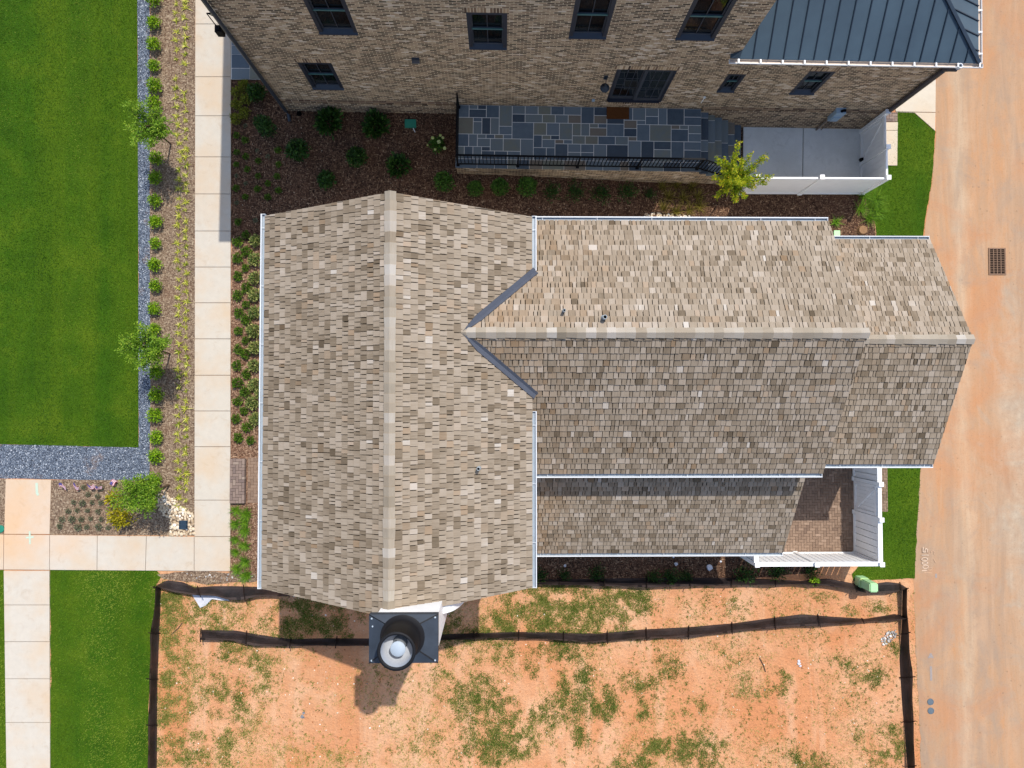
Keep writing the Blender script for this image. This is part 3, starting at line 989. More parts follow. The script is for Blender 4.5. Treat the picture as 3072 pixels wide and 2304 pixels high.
def shingled_house():
    root = thing('shingled_house', 'house with steep wood-shingle gable roofs filling the middle of the view', 'house', (-1.0, 0, 0), 0, None, True)
    ze, zr = 7.3, 9.21
    mxl = (P(792, 650, ze).x + P(792, 1764, ze).x) / 2
    mxr = (P(1594, 650, ze).x + P(1596, 1764, ze).x) / 2
    mr = (P(1169.5, 577, zr).x + P(1168, 1828, zr).x) / 2
    yN = P(785, 648, ze).y; rN = P(1170, 577, zr).y - yN
    yS = P(785, 1765, ze).y; rS = yS - P(1168, 1853, zr).y
    wl_ = mr - mxl; wr_ = mxr - mr; L = yN - yS
    main = Roof()
    VW = Vector((wl_, 0, zr - ze)); VE = Vector((-wr_, 0, zr - ze))
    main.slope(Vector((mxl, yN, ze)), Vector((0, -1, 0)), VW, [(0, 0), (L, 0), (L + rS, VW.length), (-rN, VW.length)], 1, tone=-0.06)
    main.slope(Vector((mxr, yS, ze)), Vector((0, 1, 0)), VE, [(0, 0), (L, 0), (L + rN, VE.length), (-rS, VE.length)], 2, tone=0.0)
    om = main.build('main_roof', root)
    ridge_cap(om, Vector((mr, yN + rN + 0.02, zr)), Vector((mr, yS - rS - 0.02, zr)), -VW, -VE, 3)
    gutter(om, Vector((mxl - 0.01, yN + 0.06, ze - 0.01)), Vector((mxl - 0.01, yS - 0.02, ze - 0.01)), Vector((-1, 0, 0)))
    vN = P(1608, 795, ze); vS = P(1606, 1222, ze)
    gutter(om, Vector((mxr + 0.01, yN + 0.03, ze - 0.01)), Vector((mxr + 0.01, vN.y - 0.14, ze - 0.01)), Vector((1, 0, 0)))
    gutter(om, Vector((mxr + 0.01, vS.y - 0.1, ze - 0.01)), Vector((mxr + 0.01, yS - 0.02, ze - 0.01)), Vector((1, 0, 0)))

    # east wing
    zw = 8.28
    apex = P(1393, 1000, zw)
    zN, zS = 6.25, 5.72
    wyN = P(2000, 664, zN).y; wyS = P(2000, 1419, zS).y
    yR = (P(1500, 1000, zw).y + P(2500, 997, zw).y) / 2
    wx1 = (P(2604, 1000, zw).x + P(2490, 664, zN).x + P(2463, 1419, zS).x) / 3
    sl = (zr - ze) / wr_
    def mainz(x):
        return zr - (x - mr) * sl
    apx = mr + (zr - zw) / sl                         # where the wing ridge meets the main slope
    VN = Vector((0, -(wyN - yR), zw - zN)); VS = Vector((0, yR - wyS, zw - zS))
    kN = (zw - zN) / (wyN - yR); kS = (zw - zS) / (yR - wyS)
    def vy(sign, x):                                   # valley line
        return yR + sign * (zw - mainz(x)) / (kN if sign > 0 else kS)
    x0 = mxr - 0.10
    wing = Roof()
    # north slope: u runs west from the east end
    Lw = wx1 - x0
    def uvN(x, y):
        return (wx1 - x, (wyN - y) / (wyN - yR) * VN.length)
    def uvS(x, y):
        return (x - x0 + 2.2, (y - wyS) / (yR - wyS) * VS.length)
    polyN = [[uvN(wx1, wyN), uvN(x0, wyN), uvN(x0, yR), uvN(wx1, yR)], [uvN(x0, vy(1, x0)), uvN(apx + 0.02, yR), uvN(x0, yR)]]
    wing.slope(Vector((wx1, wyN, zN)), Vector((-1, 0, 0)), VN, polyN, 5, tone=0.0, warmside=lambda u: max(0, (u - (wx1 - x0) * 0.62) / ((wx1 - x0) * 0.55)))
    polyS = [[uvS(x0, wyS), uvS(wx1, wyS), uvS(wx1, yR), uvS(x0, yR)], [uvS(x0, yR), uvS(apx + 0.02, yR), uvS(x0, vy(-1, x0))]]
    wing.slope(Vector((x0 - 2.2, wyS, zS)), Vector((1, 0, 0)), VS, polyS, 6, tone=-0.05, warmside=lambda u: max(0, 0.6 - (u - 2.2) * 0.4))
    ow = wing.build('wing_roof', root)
    ridge_cap(ow, Vector((wx1 + 0.02, yR, zw)), Vector((apx - 0.06, yR, zw)), -VN, -VS, 7)
    gutter(ow, Vector((wx1, wyN + 0.01, zN - 0.01)), Vector((mxr + 0.15, wyN + 0.01, zN - 0.01)), Vector((0, 1, 0)))
    gutter(ow, Vector((mxr + 0.15, wyS - 0.01, zS - 0.01)), Vector((wx1, wyS - 0.01, zS - 0.01)), Vector((0, -1, 0)), hang=1.3)
    # valley flashings: folded metal strips
    for sg in (1, -1):
        a = Vector((apx + 0.0, yR, zw)); b_ = Vector((mxr + 0.10, vy(sg, mxr + 0.10), mainz(mxr + 0.10)))
        D = (b_ - a).normalized()
        nm = Vector((sl, 0, 1)).normalized()
        nw = Vector((0, kN if sg > 0 else -kS, 1)).normalized()
        sm = nm.cross(D); sm.normalize()
        if sm.x > 0: sm = -sm
        sw = nw.cross(D); sw.normalize()
        if sw.x < 0: sw = -sw
        fb = MB()
        n0 = 14
        pr = []
        for i in range(n0 + 1):
            t = i / n0
            c = a.lerp(b_, t)
            w1 = 0.04 + 0.10 * min(1, t * 5); w2 = 0.02 + 0.075 * min(1, t * 5)
            pr.append((c + sm * w1 + nm * 0.058, c + (nm + nw) * 0.030, c + sw * w2 + nw * 0.058))
        for i in range(n0):
            p, q = pr[i], pr[i + 1]
            fb.face([p[0], q[0], q[1], p[1]]); fb.face([p[1], q[1], q[2], p[2]])
            d1 = nm * -0.05; d2 = nw * -0.05
            fb.face([p[0], p[0] + d1, q[0] + d1, q[0]]); fb.face([q[2], q[2] + d2, p[2] + d2, p[2]])
        fb.build('valley_flashing', 'flashing', ow)
    def vent(px, py, x_on, parent, rad, hgt, zf, mt='lead'):
        # z of the roof under the pipe, by marching along the view ray
        lo, hi = 5.0, 9.2
        for _ in range(40):
            mid = (lo + hi) / 2
            q = P(px, py, mid)
            if mid > zf(q): hi = mid
            else: lo = mid
        q = P(px, py, lo)
        b = MB()
        b.lathe(q.x, q.y, [(rad * 1.5, q.z + 0.0), (rad * 1.1, q.z + 0.05), (rad, q.z + 0.07), (rad, q.z + hgt), (rad * 0.72, q.z + hgt), (rad * 0.72, q.z + hgt - 0.07)], 16, 0, cap=False)
        b.lathe(q.x, q.y, [(rad * 0.72, q.z + hgt - 0.07), (0.001, q.z + hgt - 0.075)], 16, 2)
        b.build('vent_pipe', [mt, 'lead_light', 'hole'], parent, True)
    fN = lambda q: zw - (q.y - yR) * kN
    fE = lambda q: mainz(q.x)
    vent(1690, 935, 0, ow, 0.038, 0.30, fN, 'lead_light')
    vent(1810, 955, 0, ow, 0.055, 0.30, fN, 'lead_light')
    vent(1436, 1404, 0, om, 0.045, 0.26, fE, 'lead_light')
    for px, py in ((877, 1199), (973, 1277)):          # bare nail heads and a lifted chip
        pass

    # rear gable, lower
    zb, zbe = 5.82, 3.9
    bx1 = (P(2911, 1018, zb).x + P(2806, 720, zbe).x + P(2790, 1391, zbe).x) / 3
    byN = P(2700, 720, zbe).y; byS = P(2700, 1391, zbe).y; byR = (byN + byS) / 2
    byR = P(2750, 1018, zb).y
    bx0 = wx1 - 0.28
    VbN = Vector((0, -(byN - byR), zb - zbe)); VbS = Vector((0, byR - byS, zb - zbe))
    rear = Roof(); Lb = bx1 - bx0
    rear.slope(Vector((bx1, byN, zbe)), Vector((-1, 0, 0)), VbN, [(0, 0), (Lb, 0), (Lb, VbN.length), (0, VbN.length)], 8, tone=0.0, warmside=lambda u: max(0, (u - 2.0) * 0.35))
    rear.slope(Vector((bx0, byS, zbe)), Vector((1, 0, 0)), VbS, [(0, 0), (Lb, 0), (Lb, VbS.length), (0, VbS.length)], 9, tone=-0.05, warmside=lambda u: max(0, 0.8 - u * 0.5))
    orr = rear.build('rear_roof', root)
    ridge_cap(orr, Vector((bx1 + 0.02, byR, zb)), Vector((bx0, byR, zb)), -VbN, -VbS, 10)
    gutter(orr, Vector((bx1, byN + 0.01, zbe - 0.01)), Vector((bx0, byN + 0.01, zbe - 0.01)), Vector((0, 1, 0)))
    gutter(orr, Vector((bx0, byS - 0.01, zbe - 0.01)), Vector((bx1, byS - 0.01, zbe - 0.01)), Vector((0, -1, 0)), hang=1.3)

    # porch roof under the wing's south eave
    zp0, zp1 = 3.0, 4.92
    pyS = P(2000, 1657, zp0).y; px1 = (P(2347, 1657, zp0).x + P(2419, 1428, 4.78).x) / 2
    pyN = pyS + (zp1 - zp0) / 0.68
    VP = Vector((0, pyN - pyS, zp1 - zp0))
    lx0 = mxr - 0.5
    porch = Roof()
    porch.slope(Vector((lx0, pyS, zp0)), Vector((1, 0, 0)), VP, [(0, 0), (px1 - lx0, 0), (px1 - lx0, VP.length), (0, VP.length)], 11, expo=0.172, tone=-0.04, warmside=lambda u: max(0, 0.9 - (u - 0.6) * 0.55))
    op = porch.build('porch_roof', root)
    gutter(op, Vector((mxr + 0.10, pyS - 0.01, zp0 - 0.01)), Vector((px1, pyS - 0.01, zp0 - 0.01)), Vector((0, -1, 0)), hang=1.3)

    # walls
    b = MB()
    def wallbox(x0_, x1_, y0_, y1_, z1_):
        b.box(x0_, x1_, y0_, y1_, -1.2, z1_)
    ov = 0.32
    wallbox(mxl + ov, mxr - ov, yS + 0.28, yN - 0.28, ze - 0.12)
    for y_ in (yS + 0.28, yN - 0.28):                  # gable triangles
        y2 = y_ + (0.12 if y_ < 0 else -0.12)
        A = [(mxl + ov, ze - 0.12), (mxr - ov, ze - 0.12), (mr, zr - 0.12)]
        b.face([(p[0], y_, p[1]) for p in A]); b.face([(p[0], y2, p[1]) for p in A][::-1])
    wallbox(mxr - ov + 0.003, wx1 - 0.28, wyS + ov, wyN - ov, min(zN, zS) - 0.12)
    A = [(wyS + ov, zS - 0.12), (wyN - ov, zN - 0.12), (yR, zw - 0.14)]
    b.face([(wx1 - 0.28, p[0], p[1]) for p in A])
    wallbox(wx1 - 0.277, bx1 - 0.03, byS + 0.1, byN - 0.1, zbe - 0.10)
    b.face([(bx1 - 0.03, p[0], p[1]) for p in [(byS + 0.1, zbe - 0.10), (byN - 0.1, zbe - 0.10), (byR, zb - 0.14)]])
    wallbox(mxr - ov + 0.006, px1 - 0.2, pyS + 0.35, wyS + ov - 0.003, zp0 - 0.05)
    b.build('wall', 'white_paint', root)

    # chimney: white chase with one curved shoulder, metal shroud on top
    zc = 10.28
    c0 = P(1108, 1846, zc); c1 = P(1312, 1986, zc)
    cx0, cx1, cy0, cy1 = c0.x + 0.05, c1.x - 0.045, c1.y + 0.05, P(1170, 1829, zr + 0.06).y
    ch = MB()
    prof = [(cx0, -0.9), (cx0, zc - 0.02), (cx1, zc - 0.02), (cx1, -0.9)]
    sh = [(cx1 + 0.002, -0.9), (cx1 + 0.002, 8.45)]
    for i in range(11):
        t = i / 10
        sh.append((cx1 + 0.02 + 0.46 * t, 8.42 - 0.30 * t - 0.75 * (t ** 3)))
    sh += [(cx1 + 0.48, -0.9)]
    def extr(y0_, y1_, pr):
        n = len(pr)
        ch.face([(x, y0_, z) for x, z in pr]); ch.face([(x, y1_, z) for x, z in pr][::-1])
        for i in range(n):
            a, c = pr[i], pr[(i + 1) % n]
            ch.face([(a[0], y0_, a[1]), (a[0], y1_, a[1]), (c[0], y1_, c[1]), (c[0], y0_, c[1])])
    extr(cy0, cy1, prof)
    extr(cy0 + 0.42, cy1 - 0.002, sh)
    och = ch.build('chimney', 'white_paint', root)
    b = MB()
    bx = [P(1107, 1843, zc), P(1314, 1843, zc), P(1314, 1989, zc), P(1107, 1989, zc)]
    x0c, x1c = (bx[0].x + bx[3].x) / 2, (bx[1].x + bx[2].x) / 2
    y1c, y0c = (bx[0].y + bx[1].y) / 2, (bx[2].y + bx[3].y) / 2
    b.box(x0c, x1c, y0c, y1c, zc - 0.16, zc, 0)
    q = P(1207, 1912, zc + 0.12)
    fx, fy = q.x, q.y
    pk = 0.34
    inner = [(fx - pk, fy - pk * 0.8), (fx + pk, fy - pk * 0.8), (fx + pk, fy + pk * 0.8), (fx - pk, fy + pk * 0.8)]
    outer = [(x0c, y0c), (x1c, y0c), (x1c, y1c), (x0c, y1c)]
    for i in range(4):
        a, c, d, e = outer[i], outer[(i + 1) % 4], inner[(i + 1) % 4], inner[i]
        b.face([(a[0], a[1], zc + 0.003), (c[0], c[1], zc + 0.003), (d[0], d[1], zc + 0.12), (e[0], e[1], zc + 0.12)], 0)
        dv = Vector((e[0] - a[0], e[1] - a[1], 0.117)); 
        s = Vector((dv.y, -dv.x, 0)).normalized() * 0.012
        A3 = Vector((a[0], a[1], zc + 0.004)); E3 = Vector((e[0], e[1], zc + 0.121))
        b.face([A3 + s, E3 + s, E3 - s + Vector((0, 0, 0.012)), A3 - s + Vector((0, 0, 0.012))], 1)
    b.face([(x, y, zc + 0.12) for x, y in inner], 0)
    for x, y in ((x0c + .06, y0c + .06), (x1c - .06, y0c + .06), (x1c - .06, y1c - .06), (x0c + .06, y1c - .08), (fx, y1c - .1), (x0c + .08, fy + .2), (x1c - .3, fy)):
        b.lathe(x, y, [(0.022, zc), (0.02, zc + 0.03), (0.001, zc + 0.036)], 8, 2)
    b.build('chimney_cap', ['shroud_metal', 'shroud_dark', 'galvanized'], och)
    b = MB()
    z0c = zc + 0.11; ht = 0.86
    b.lathe(fx, fy, [(0.47, z0c + 0.004), (0.40, z0c + 0.05), (0.385, z0c + 0.12), (0.37, z0c + ht - 0.02), (0.385, z0c + ht - 0.02), (0.385, z0c + ht), (0.322, z0c + ht), (0.318, z0c + ht - 0.025)], 40, 0, cap=False)
    b.lathe(fx, fy, [(0.318, z0c + ht - 0.025), (0.30, z0c + 0.35), (0.15, z0c + 0.30)], 40, 1, cap=False)
    b.build('flue_shroud', ['shroud_dark', 'flue_lining'], och, True)
    b = MB()
    b.lathe(fx, fy, [(0.14, z0c + 0.15), (0.14, z0c + 0.60), (0.10, z0c + 0.62)], 28, 1)
    b.lathe(fx + 0.01, fy + 0.0, [(0.15, z0c + 0.69), (0.155, z0c + 0.715), (0.15, z0c + 0.722), (0.001, z0c + 0.726)], 32, 0)
    for a in (0.3, 1.9, 3.5, 5.0):
        b.box(fx + 0.13 * math.cos(a) - 0.012, fx + 0.13 * math.cos(a) + 0.012, fy + 0.13 * math.sin(a) - 0.012, fy + 0.13 * math.sin(a) + 0.012, z0c + 0.6, z0c + 0.71, 1)
    b.build('flue_cowl', ['galvanized', 'lead'], och, True)
    return dict(mxl=mxl, mxr=mxr, yS=yS, yN=yN, wx1=wx1, bx1=bx1, pyS=pyS, px1=px1)
H = shingled_house()

# ------------------------------------------------------------------ the brick house
BO = Vector((P(863, 331, 0).x, P(863, 331, 0).y, 0))
BR = math.atan2(P(2587, 387, -0.8).y - BO.y, P(2587, 387, -0.8).x - BO.x)
BINV = (Matrix.Translation(BO) @ Matrix.Rotation(BR, 4, 'Z')).inverted()
def bl(px, py, z):
    return BINV @ P(px, py, z)
def wl2(px, py):
    """photo point on the brick wall -> (distance along the wall, height)"""
    o = BINV @ Vector((0, 0, CAMZ)); d = BINV.to_3x3() @ ray(px, py)
    t = -o.y / d.y
    q = o + d * t
    return q.x, q.z
def brick_house():
    root = thing('brick_house', 'tan brick house with dark windows, its side wall facing the shingled house', 'house', tuple(BO), BR)
    U1 = bl(2310, 0, 7.1).x                        # end of the tall part
    U2 = bl(2587, 387, -0.8).x                     # east corner of the low part
    ZT = 8.6
    ZE = 4.7
    def span(pts_bottom, pts_top):
        a = [wl2(*p) for p in pts_bottom]; t = [wl2(*p) for p in pts_top]
        u0 = (a[0][0] + (t[0][0] if t else a[0][0])) / (2 if t else 2) if t else a[0][0]
        u1 = (a[1][0] + t[1][0]) / 2 if t else a[1][0]
        z0 = (a[0][1] + a[1][1]) / 2
        z1 = (t[0][1] + t[1][1]) / 2 if t else z0 + 2.1
        return u0, u1, z0, z1
    wins = []
    wins.append(('tall', span([(958, 99), (1073, 97)], [])))
    wins.append(('first', span([(938, 264), (1034, 265)], [(890, 188), (990, 187)])))
    wins.append(('stair', span([(1408, 143), (1520, 143)], [(1397, 38), (1523, 37)])))
    wins.append(('tall', span([(1706, 110), (1819, 111)], [])))
    wins.append(('tall', span([(2026, 115), (2145, 115)], [])))
    wins.append(('small', span([(2151, 272), (2201, 273)], [(2185, 222), (2243, 222)])))
    wins.append(('right', span([(2367, 279), (2439, 280)], [(2431, 213), (2514, 214)])))
    dr = span([(1819, 305), (1984, 307)], [(1850, 208), (2032, 210)])
    holes = [w[1] for w in wins] + [dr]
    us = sorted(set([0, U1, U2] + [h[0] for h in holes] + [h[1] for h in holes]))
    zs = sorted(set([-1.3, ZE, ZT] + [h[2] for h in holes] + [h[3] for h in holes]))
    b = MB()
    for i in range(len(us) - 1):
        for j in range(len(zs) - 1):
            uc, zc_ = (us[i] + us[i + 1]) / 2, (zs[j] + zs[j + 1]) / 2
            if uc > U1 and zc_ > ZE:
                continue
            if any(h[0] < uc < h[1] and h[2] < zc_ < h[3] for h in holes):
                continue
            b.face([(us[i], 0, zs[j]), (us[i + 1], 0, zs[j]), (us[i + 1], 0, zs[j + 1]), (us[i], 0, zs[j + 1])])
    for h in holes:
        r = 0.14
        b.face([(h[0], 0, h[2]), (h[0], 0, h[3]), (h[0], r, h[3]), (h[0], r, h[2])])
        b.face([(h[1], 0, h[2]), (h[1], r, h[2]), (h[1], r, h[3]), (h[1], 0, h[3])])
        b.face([(h[0], 0, h[2]), (h[0], r, h[2]), (h[1], r, h[2]), (h[1], 0, h[2])])
        b.face([(h[0], 0, h[3]), (h[1], 0, h[3]), (h[1], r, h[3]), (h[0], r, h[3])])
    b.face([(0, 0, -1.3), (0, 0, ZT), (0, 11, ZT), (0, 11, -1.3)])
    b.face([(U1, 0, ZE), (U1, 11, ZE), (U1, 11, ZT), (U1, 0, ZT)])
    b.face([(U2, 0, -1.3), (U2, 11, -1.3), (U2, 11, ZE), (U2, 0, ZE)])
    b.build('wall', 'brick', root)
    # projecting base courses
    zb = wl2(1100, 303)[1]
    t0 = bl(1366, 502, 0.77).x
    t1 = bl(2103, 516, 0.77).x
    for a, c in ((-0.03, t0 - 0.003), (t1 + 0.01, U2 + 0.03)):
        bb = MB()
        bb.box(a, c, -0.035, -0.003, -1.3, zb - 0.02)
        bb.face([(a, -0.035, zb - 0.02), (c, -0.035, zb - 0.02), (c, -0.002, zb + 0.035), (a, -0.002, zb + 0.035)])
        rgl = random.Random(int(a * 10) + 7)
        x = a
        while x < c - 0.05:
            w = rgl.choice((0.2, 0.24, 0.28)); e = min(c, x + w)
            for (v0_, h0_, v1_, h1_) in ((-0.036, zb - 0.017, -0.003, zb + 0.038),):
                bb.face([(x + .012, v0_ - .003, h0_ + .004), (e - .012, v0_ - .003, h0_ + .004), (e - .012, v1_ - .003, h1_ - .004), (x + .012, v1_ - .003, h1_ - .004)], 1, rgl.random() * 0.6)
            bb.face([(x + .012, -0.038, zb - 0.15), (e - .012, -0.038, zb - 0.15), (e - .012, -0.038, zb - 0.035), (x + .012, -0.038, zb - 0.035)], 1, rgl.random() * 0.6)
            x = e
        if a < 0:
            bb.box(-0.035, -0.0301, -0.003, 11, -1.3, zb)
        bb.build('base_course', ['brick_base', 'brick_units'], root)
    def soldier(u0, u1, z0, hgt, seed, parent, name, lean=0.0):
        rg = random.Random(seed)
        s = MB()
        n = int((u1 - u0) / 0.082)
        w = (u1 - u0) / n
        for i in range(n):
            a = u0 + i * w
            s.box(a + 0.009, a + w - 0.009, -0.008, 0.0, z0, z0 + hgt, 0, min(1, max(0, rg.gauss(0.5, 0.25))))
        s.box(u0, u1, -0.004, 0.0, z0, z0 + hgt, 1, 0.5)
        s.build(name, ['brick_units', 'mortar_tan'], parent)
    def window(kind, u0, u1, z0, z1, seed):
        f = MB()
        w = 0.115; dp0, dp1 = 0.0, 0.11
        f.box(u0, u0 + w, dp0, dp1, z0, z1); f.box(u1 - w, u1, dp0, dp1, z0, z1)
        f.box(u0 + w, u1 - w, dp0, dp1, z1 - w, z1)
        of = f.build('window', 'blue_frame', root)
        s = MB()                                       # sloping sill
        s.face([(u0 + .002, -0.045, z0 - 0.02), (u1 - .002, -0.045, z0 - 0.02), (u1 - .002, 0.09, z0 + 0.07), (u0 + .002, 0.09, z0 + 0.07)])
        s.face([(u0 + .002, -0.045, z0 - 0.06), (u1 - .002, -0.045, z0 - 0.06), (u1 - .002, -0.045, z0 - 0.02), (u0 + .002, -0.045, z0 - 0.02)])
        s.face([(u0 + .002, -0.045, z0 - 0.06), (u0 + .002, -0.045, z0 - 0.02), (u0 + .002, 0.09, z0 + 0.07), (u0 + .002, 0.09, z0 - 0.06)])
        s.face([(u1 - .002, -0.045, z0 - 0.06), (u1 - .002, 0.09, z0 - 0.06), (u1 - .002, 0.09, z0 + 0.07), (u1 - .002, -0.045, z0 - 0.02)])
        s.build('sill', 'sill_blue', of)
        a, c = u0 + w, u1 - w
        zm = z0 + (z1 - z0) * 0.52
        sh = MB()
        for (q0, q1, d) in ((z0 + 0.07, zm, 0.085), (zm, z1 - w, 0.06)):
            bw = 0.035
            sh.box(a, a + bw, d, d + 0.03, q0, q1); sh.box(c - bw, c, d, d + 0.03, q0, q1)
            sh.box(a + bw, c - bw, d, d + 0.03, q0, q0 + bw); sh.box(a + bw, c - bw, d, d + 0.03, q1 - bw, q1)
            m = (a + c) / 2
            sh.box(m - 0.009, m + 0.009, d + 0.004, d + 0.026, q0 + bw, q1 - bw)
        sh.box(a, c, 0.035, 0.084, zm - 0.045, zm + 0.015, 1)          # meeting rail
        sh.build('sash', ['sash', 'teal_rail'], of)
        g = MB()
        g.box(a, c, 0.112, 0.12, z0 + 0.06, z1 - w)
        g.build('pane', 'window_glass', of)
        if kind != 'none':
            soldier(u0 - 0.05, u1 + 0.05, z1 + 0.002, 0.22, seed, of, 'lintel')
        soldier(u0 + 0.01, u1 - 0.01, z0 - 0.175, 0.11, seed + 50, of, 'sill_course')
    for i, (kd, h) in enumerate(wins):
        window(kd, *h, seed=10 + i)
    # sliding terrace door
    u0, u1, z0, z1 = dr
    f = MB(); w = 0.07
    f.box(u0, u0 + w, 0.01, 0.13, z0, z1); f.box(u1 - w, u1, 0.01, 0.13, z0, z1)
    f.box(u0 + w, u1 - w, 0.01, 0.13, z1 - w, z1); f.box(u0 + w, u1 - w, -0.03, 0.13, z0, z0 + 0.05)
    od = f.build('sliding_door', 'blue_frame', root)
    for k in (0, 1):
        a = u0 + w + (u1 - u0 - 2 * w) * (0.5 * k) - (0.03 if k else 0); c = u0 + w + (u1 - u0 - 2 * w) * (0.5 + 0.5 * k) + (0.0 if k else 0.03)
        d = 0.09 if k == 0 else 0.04
        s = MB(); bw = 0.10
        q0, q1 = z0 + 0.05, z1 - w
        s.box(a, a + bw, d, d + 0.04, q0, q1); s.box(c - bw, c, d, d + 0.04, q0, q1)
        s.box(a + bw, c - bw, d, d + 0.04, q0, q0 + 0.2); s.box(a + bw, c - bw, d, d + 0.04, q1 - bw, q1)
        for t in (1 / 3, 2 / 3):
            m = a + bw + (c - a - 2 * bw) * t
            s.box(m - 0.009, m + 0.009, d + 0.004, d + 0.03, q0 + 0.2, q1 - bw)
        for t in (0.33, 0.66):
            m = q0 + 0.2 + (q1 - bw - q0 - 0.2) * t
            s.box(a + bw, c - bw, d + 0.006, d + 0.028, m - 0.009, m + 0.009)
        s.build('door_panel', 'sash', od)
        g = MB(); g.box(a + bw, c - bw, d + 0.016, d + 0.022, q0 + 0.2, q1 - bw)
        g.build('pane', 'window_glass', od)
    soldier(u0 - 0.1, u1 + 0.12, z1 + 0.002, 0.22, 71, od, 'lintel')
    soldier(u0, u1, z0 - 0.16, 0.12, 72, od, 'sill_course')
    # roof of the tall part, mostly out of the picture: it throws the big shadow
    b = MB()
    ov = 0.35
    b.box(-ov, U1 + ov, -ov, 11.35, ZT, ZT + 0.18, 1)
    for q in ([(-ov, -ov), (U1 + ov, -ov), (U1 - 4, 5.4), (4, 5.4)], [(U1 + ov, -ov), (U1 + ov, 11.35), (U1 - 4, 5.4)], [(U1 + ov, 11.35), (-ov, 11.35), (4, 5.4), (U1 - 4, 5.4)], [(-ov, 11.35), (-ov, -ov), (4, 5.4)]):
        b.face([(x, y, ZT + 0.183 + (2.2 if abs(y - 5.4) < 0.1 else 0)) for x, y in q], 0)
    b.build('upper_roof', ['standing_seam', 'soffit'], root)
    # standing seam roof of the low part
    eL, eR = bl(2184, 179, ZE), bl(2936, 186, ZE)
    ev = (eL.y + eR.y) / 2
    eu = eR.x
    s_ = 0.54; T = 3.9
    b = MB()
    th = 0.05
    S = [(U1 + 0.004, ev, ZE), (eu, ev, ZE), (eu - T, ev + T, ZE + s_ * T), (U1 + 0.004, ev + T, ZE + s_ * T)]
    b.face(S, 0); b.face([(x, y, z - th) for x, y, z in S][::-1], 2)
    E = [(eu, ev, ZE), (eu, ev + 11, ZE), (eu - T, ev + 11 - T, ZE + s_ * T), (eu - T, ev + T, ZE + s_ * T)]
    b.face(E, 0)
    b.face([(eu, ev + 11, ZE), (U1 + .004, ev + 11, ZE), (U1 + .004, ev + 11 - T, ZE + s_ * T), (eu - T, ev + 11 - T, ZE + s_ * T)], 0)
    b.face([(U1 + .004, ev + T, ZE + s_ * T), (eu - T, ev + T, ZE + s_ * T), (eu - T, ev + 11 - T, ZE + s_ * T), (U1 + .004, ev + 11 - T, ZE + s_ * T)], 0)
    # the little return past the corner of the tall wall
    b.face([(U1 - 0.28, ev, ZE), (U1 + 0.004, ev, ZE), (U1 + 0.004, -0.006, ZE + 0.26)], 0)
    b.face([(U1 - 0.28, ev, ZE), (U1 + 0.004, -0.006, ZE + 0.26), (U1 - 0.28, -0.006, ZE)], 0)
    # soffit boards
    b.box(U1 + 0.01, eu - 0.02, ev + 0.02, -0.004, ZE - 0.16, ZE - 0.06, 2)
    b.box(U2 + 0.004, eu - 0.02, 0.0, ev + 11, ZE - 0.16, ZE - 0.06, 2)
    nS = Vector((0, -s_, 1)).normalized()
    nE = Vector((s_, 0, 1)).normalized()
    def rib(a, c, nn, w=0.014, h=0.035, m=1):
        a, c = Vector(a), Vector(c)
        D = (c - a).normalized(); sd = D.cross(nn).normalized() * w
        t = nn * h
        b.face([a - sd + t, c - sd + t, c + sd + t, a + sd + t], m)
        b.face([a - sd, c - sd, c - sd + t, a - sd + t], m); b.face([a + sd, a + sd + t, c + sd + t, c + sd], m)
        b.face([a - sd, a - sd + t, a + sd + t, a + sd], m)
    u = bl(2304, 190, ZE).x % 0.4545
    x = U1 + 0.004 + ((u - U1) % 0.4545)
    while x < eu - 0.1:
        t = min(T, eu - x)
        rib((x, ev + 0.02, ZE + 0.01), (x, ev + t, ZE + s_ * t), nS)
        x += 0.4545
    y = 0.36
    while y < 10.6:
        t = min(T, y, 11 - y)
        rib((eu - 0.02, ev + y, ZE + 0.01), (eu - t, ev + y, ZE + s_ * t), nE)
        y += 0.4545
    hipn = (nS + nE).normalized()
    rib((eu, ev, ZE + 0.01), (eu - T, ev + T, ZE + s_ * T), hipn, 0.055, 0.04, 1)
    om = b.build('metal_roof', ['standing_seam', 'seam_dark', 'soffit'], root)
    def straps(A, B, out, pitch):
        D = B - A; L = D.length; D.normalize(); up = Vector((0, 0, 1))
        M4 = Matrix(((D.x, out.x, 0, A.x), (D.y, out.y, 0, A.y), (0, 0, 1, A.z), (0, 0, 0, 1)))
        g = MB()
        w, h, t = 0.115, 0.07, 0.010
        g.box(0, L, 0, t, -h, 0, 1, .5, M4); g.box(0, L, t, w - t, -h, -h + t, 1, .5, M4); g.box(0, L, w - t, w, -h, 0, 0, .5, M4)
        g.box(0, L, w, w + 0.006, -0.015, 0.002, 0, .5, M4)
        g.box(0, t, t, w - t, -h + t, -.004, 0, .5, M4); g.box(L - t, L, t, w - t, -h + t, -.004, 0, .5, M4)
        x = 0.25
        while x < L:
            g.box(x, x + 0.05, -0.03, w + 0.004, 0.006, 0.016, 0, .5, M4)
            x += pitch
        return g.build('gutter', ['gutter_white', 'gutter_tan'], om)
    straps(Vector((U1 - 0.30, ev - 0.005, ZE - 0.02)), Vector((eu + 0.15, ev - 0.005, ZE - 0.02)), Vector((0, -1, 0)), 0.66)
    straps(Vector((eu + 0.005, ev + 0.02, ZE - 0.02)), Vector((eu + 0.005, ev + 11, ZE - 0.02)), Vector((1, 0, 0)), 0.66)
    # downspouts
    d = MB()
    d.tube([(-0.005, -0.10, ZT - 0.1), (-0.005, -0.10, zb + 0.5), (0.0, -0.11, 0.25), (0.06, -0.2, 0.08), (0.10, -0.42, 0.05)], 0.062, 10)
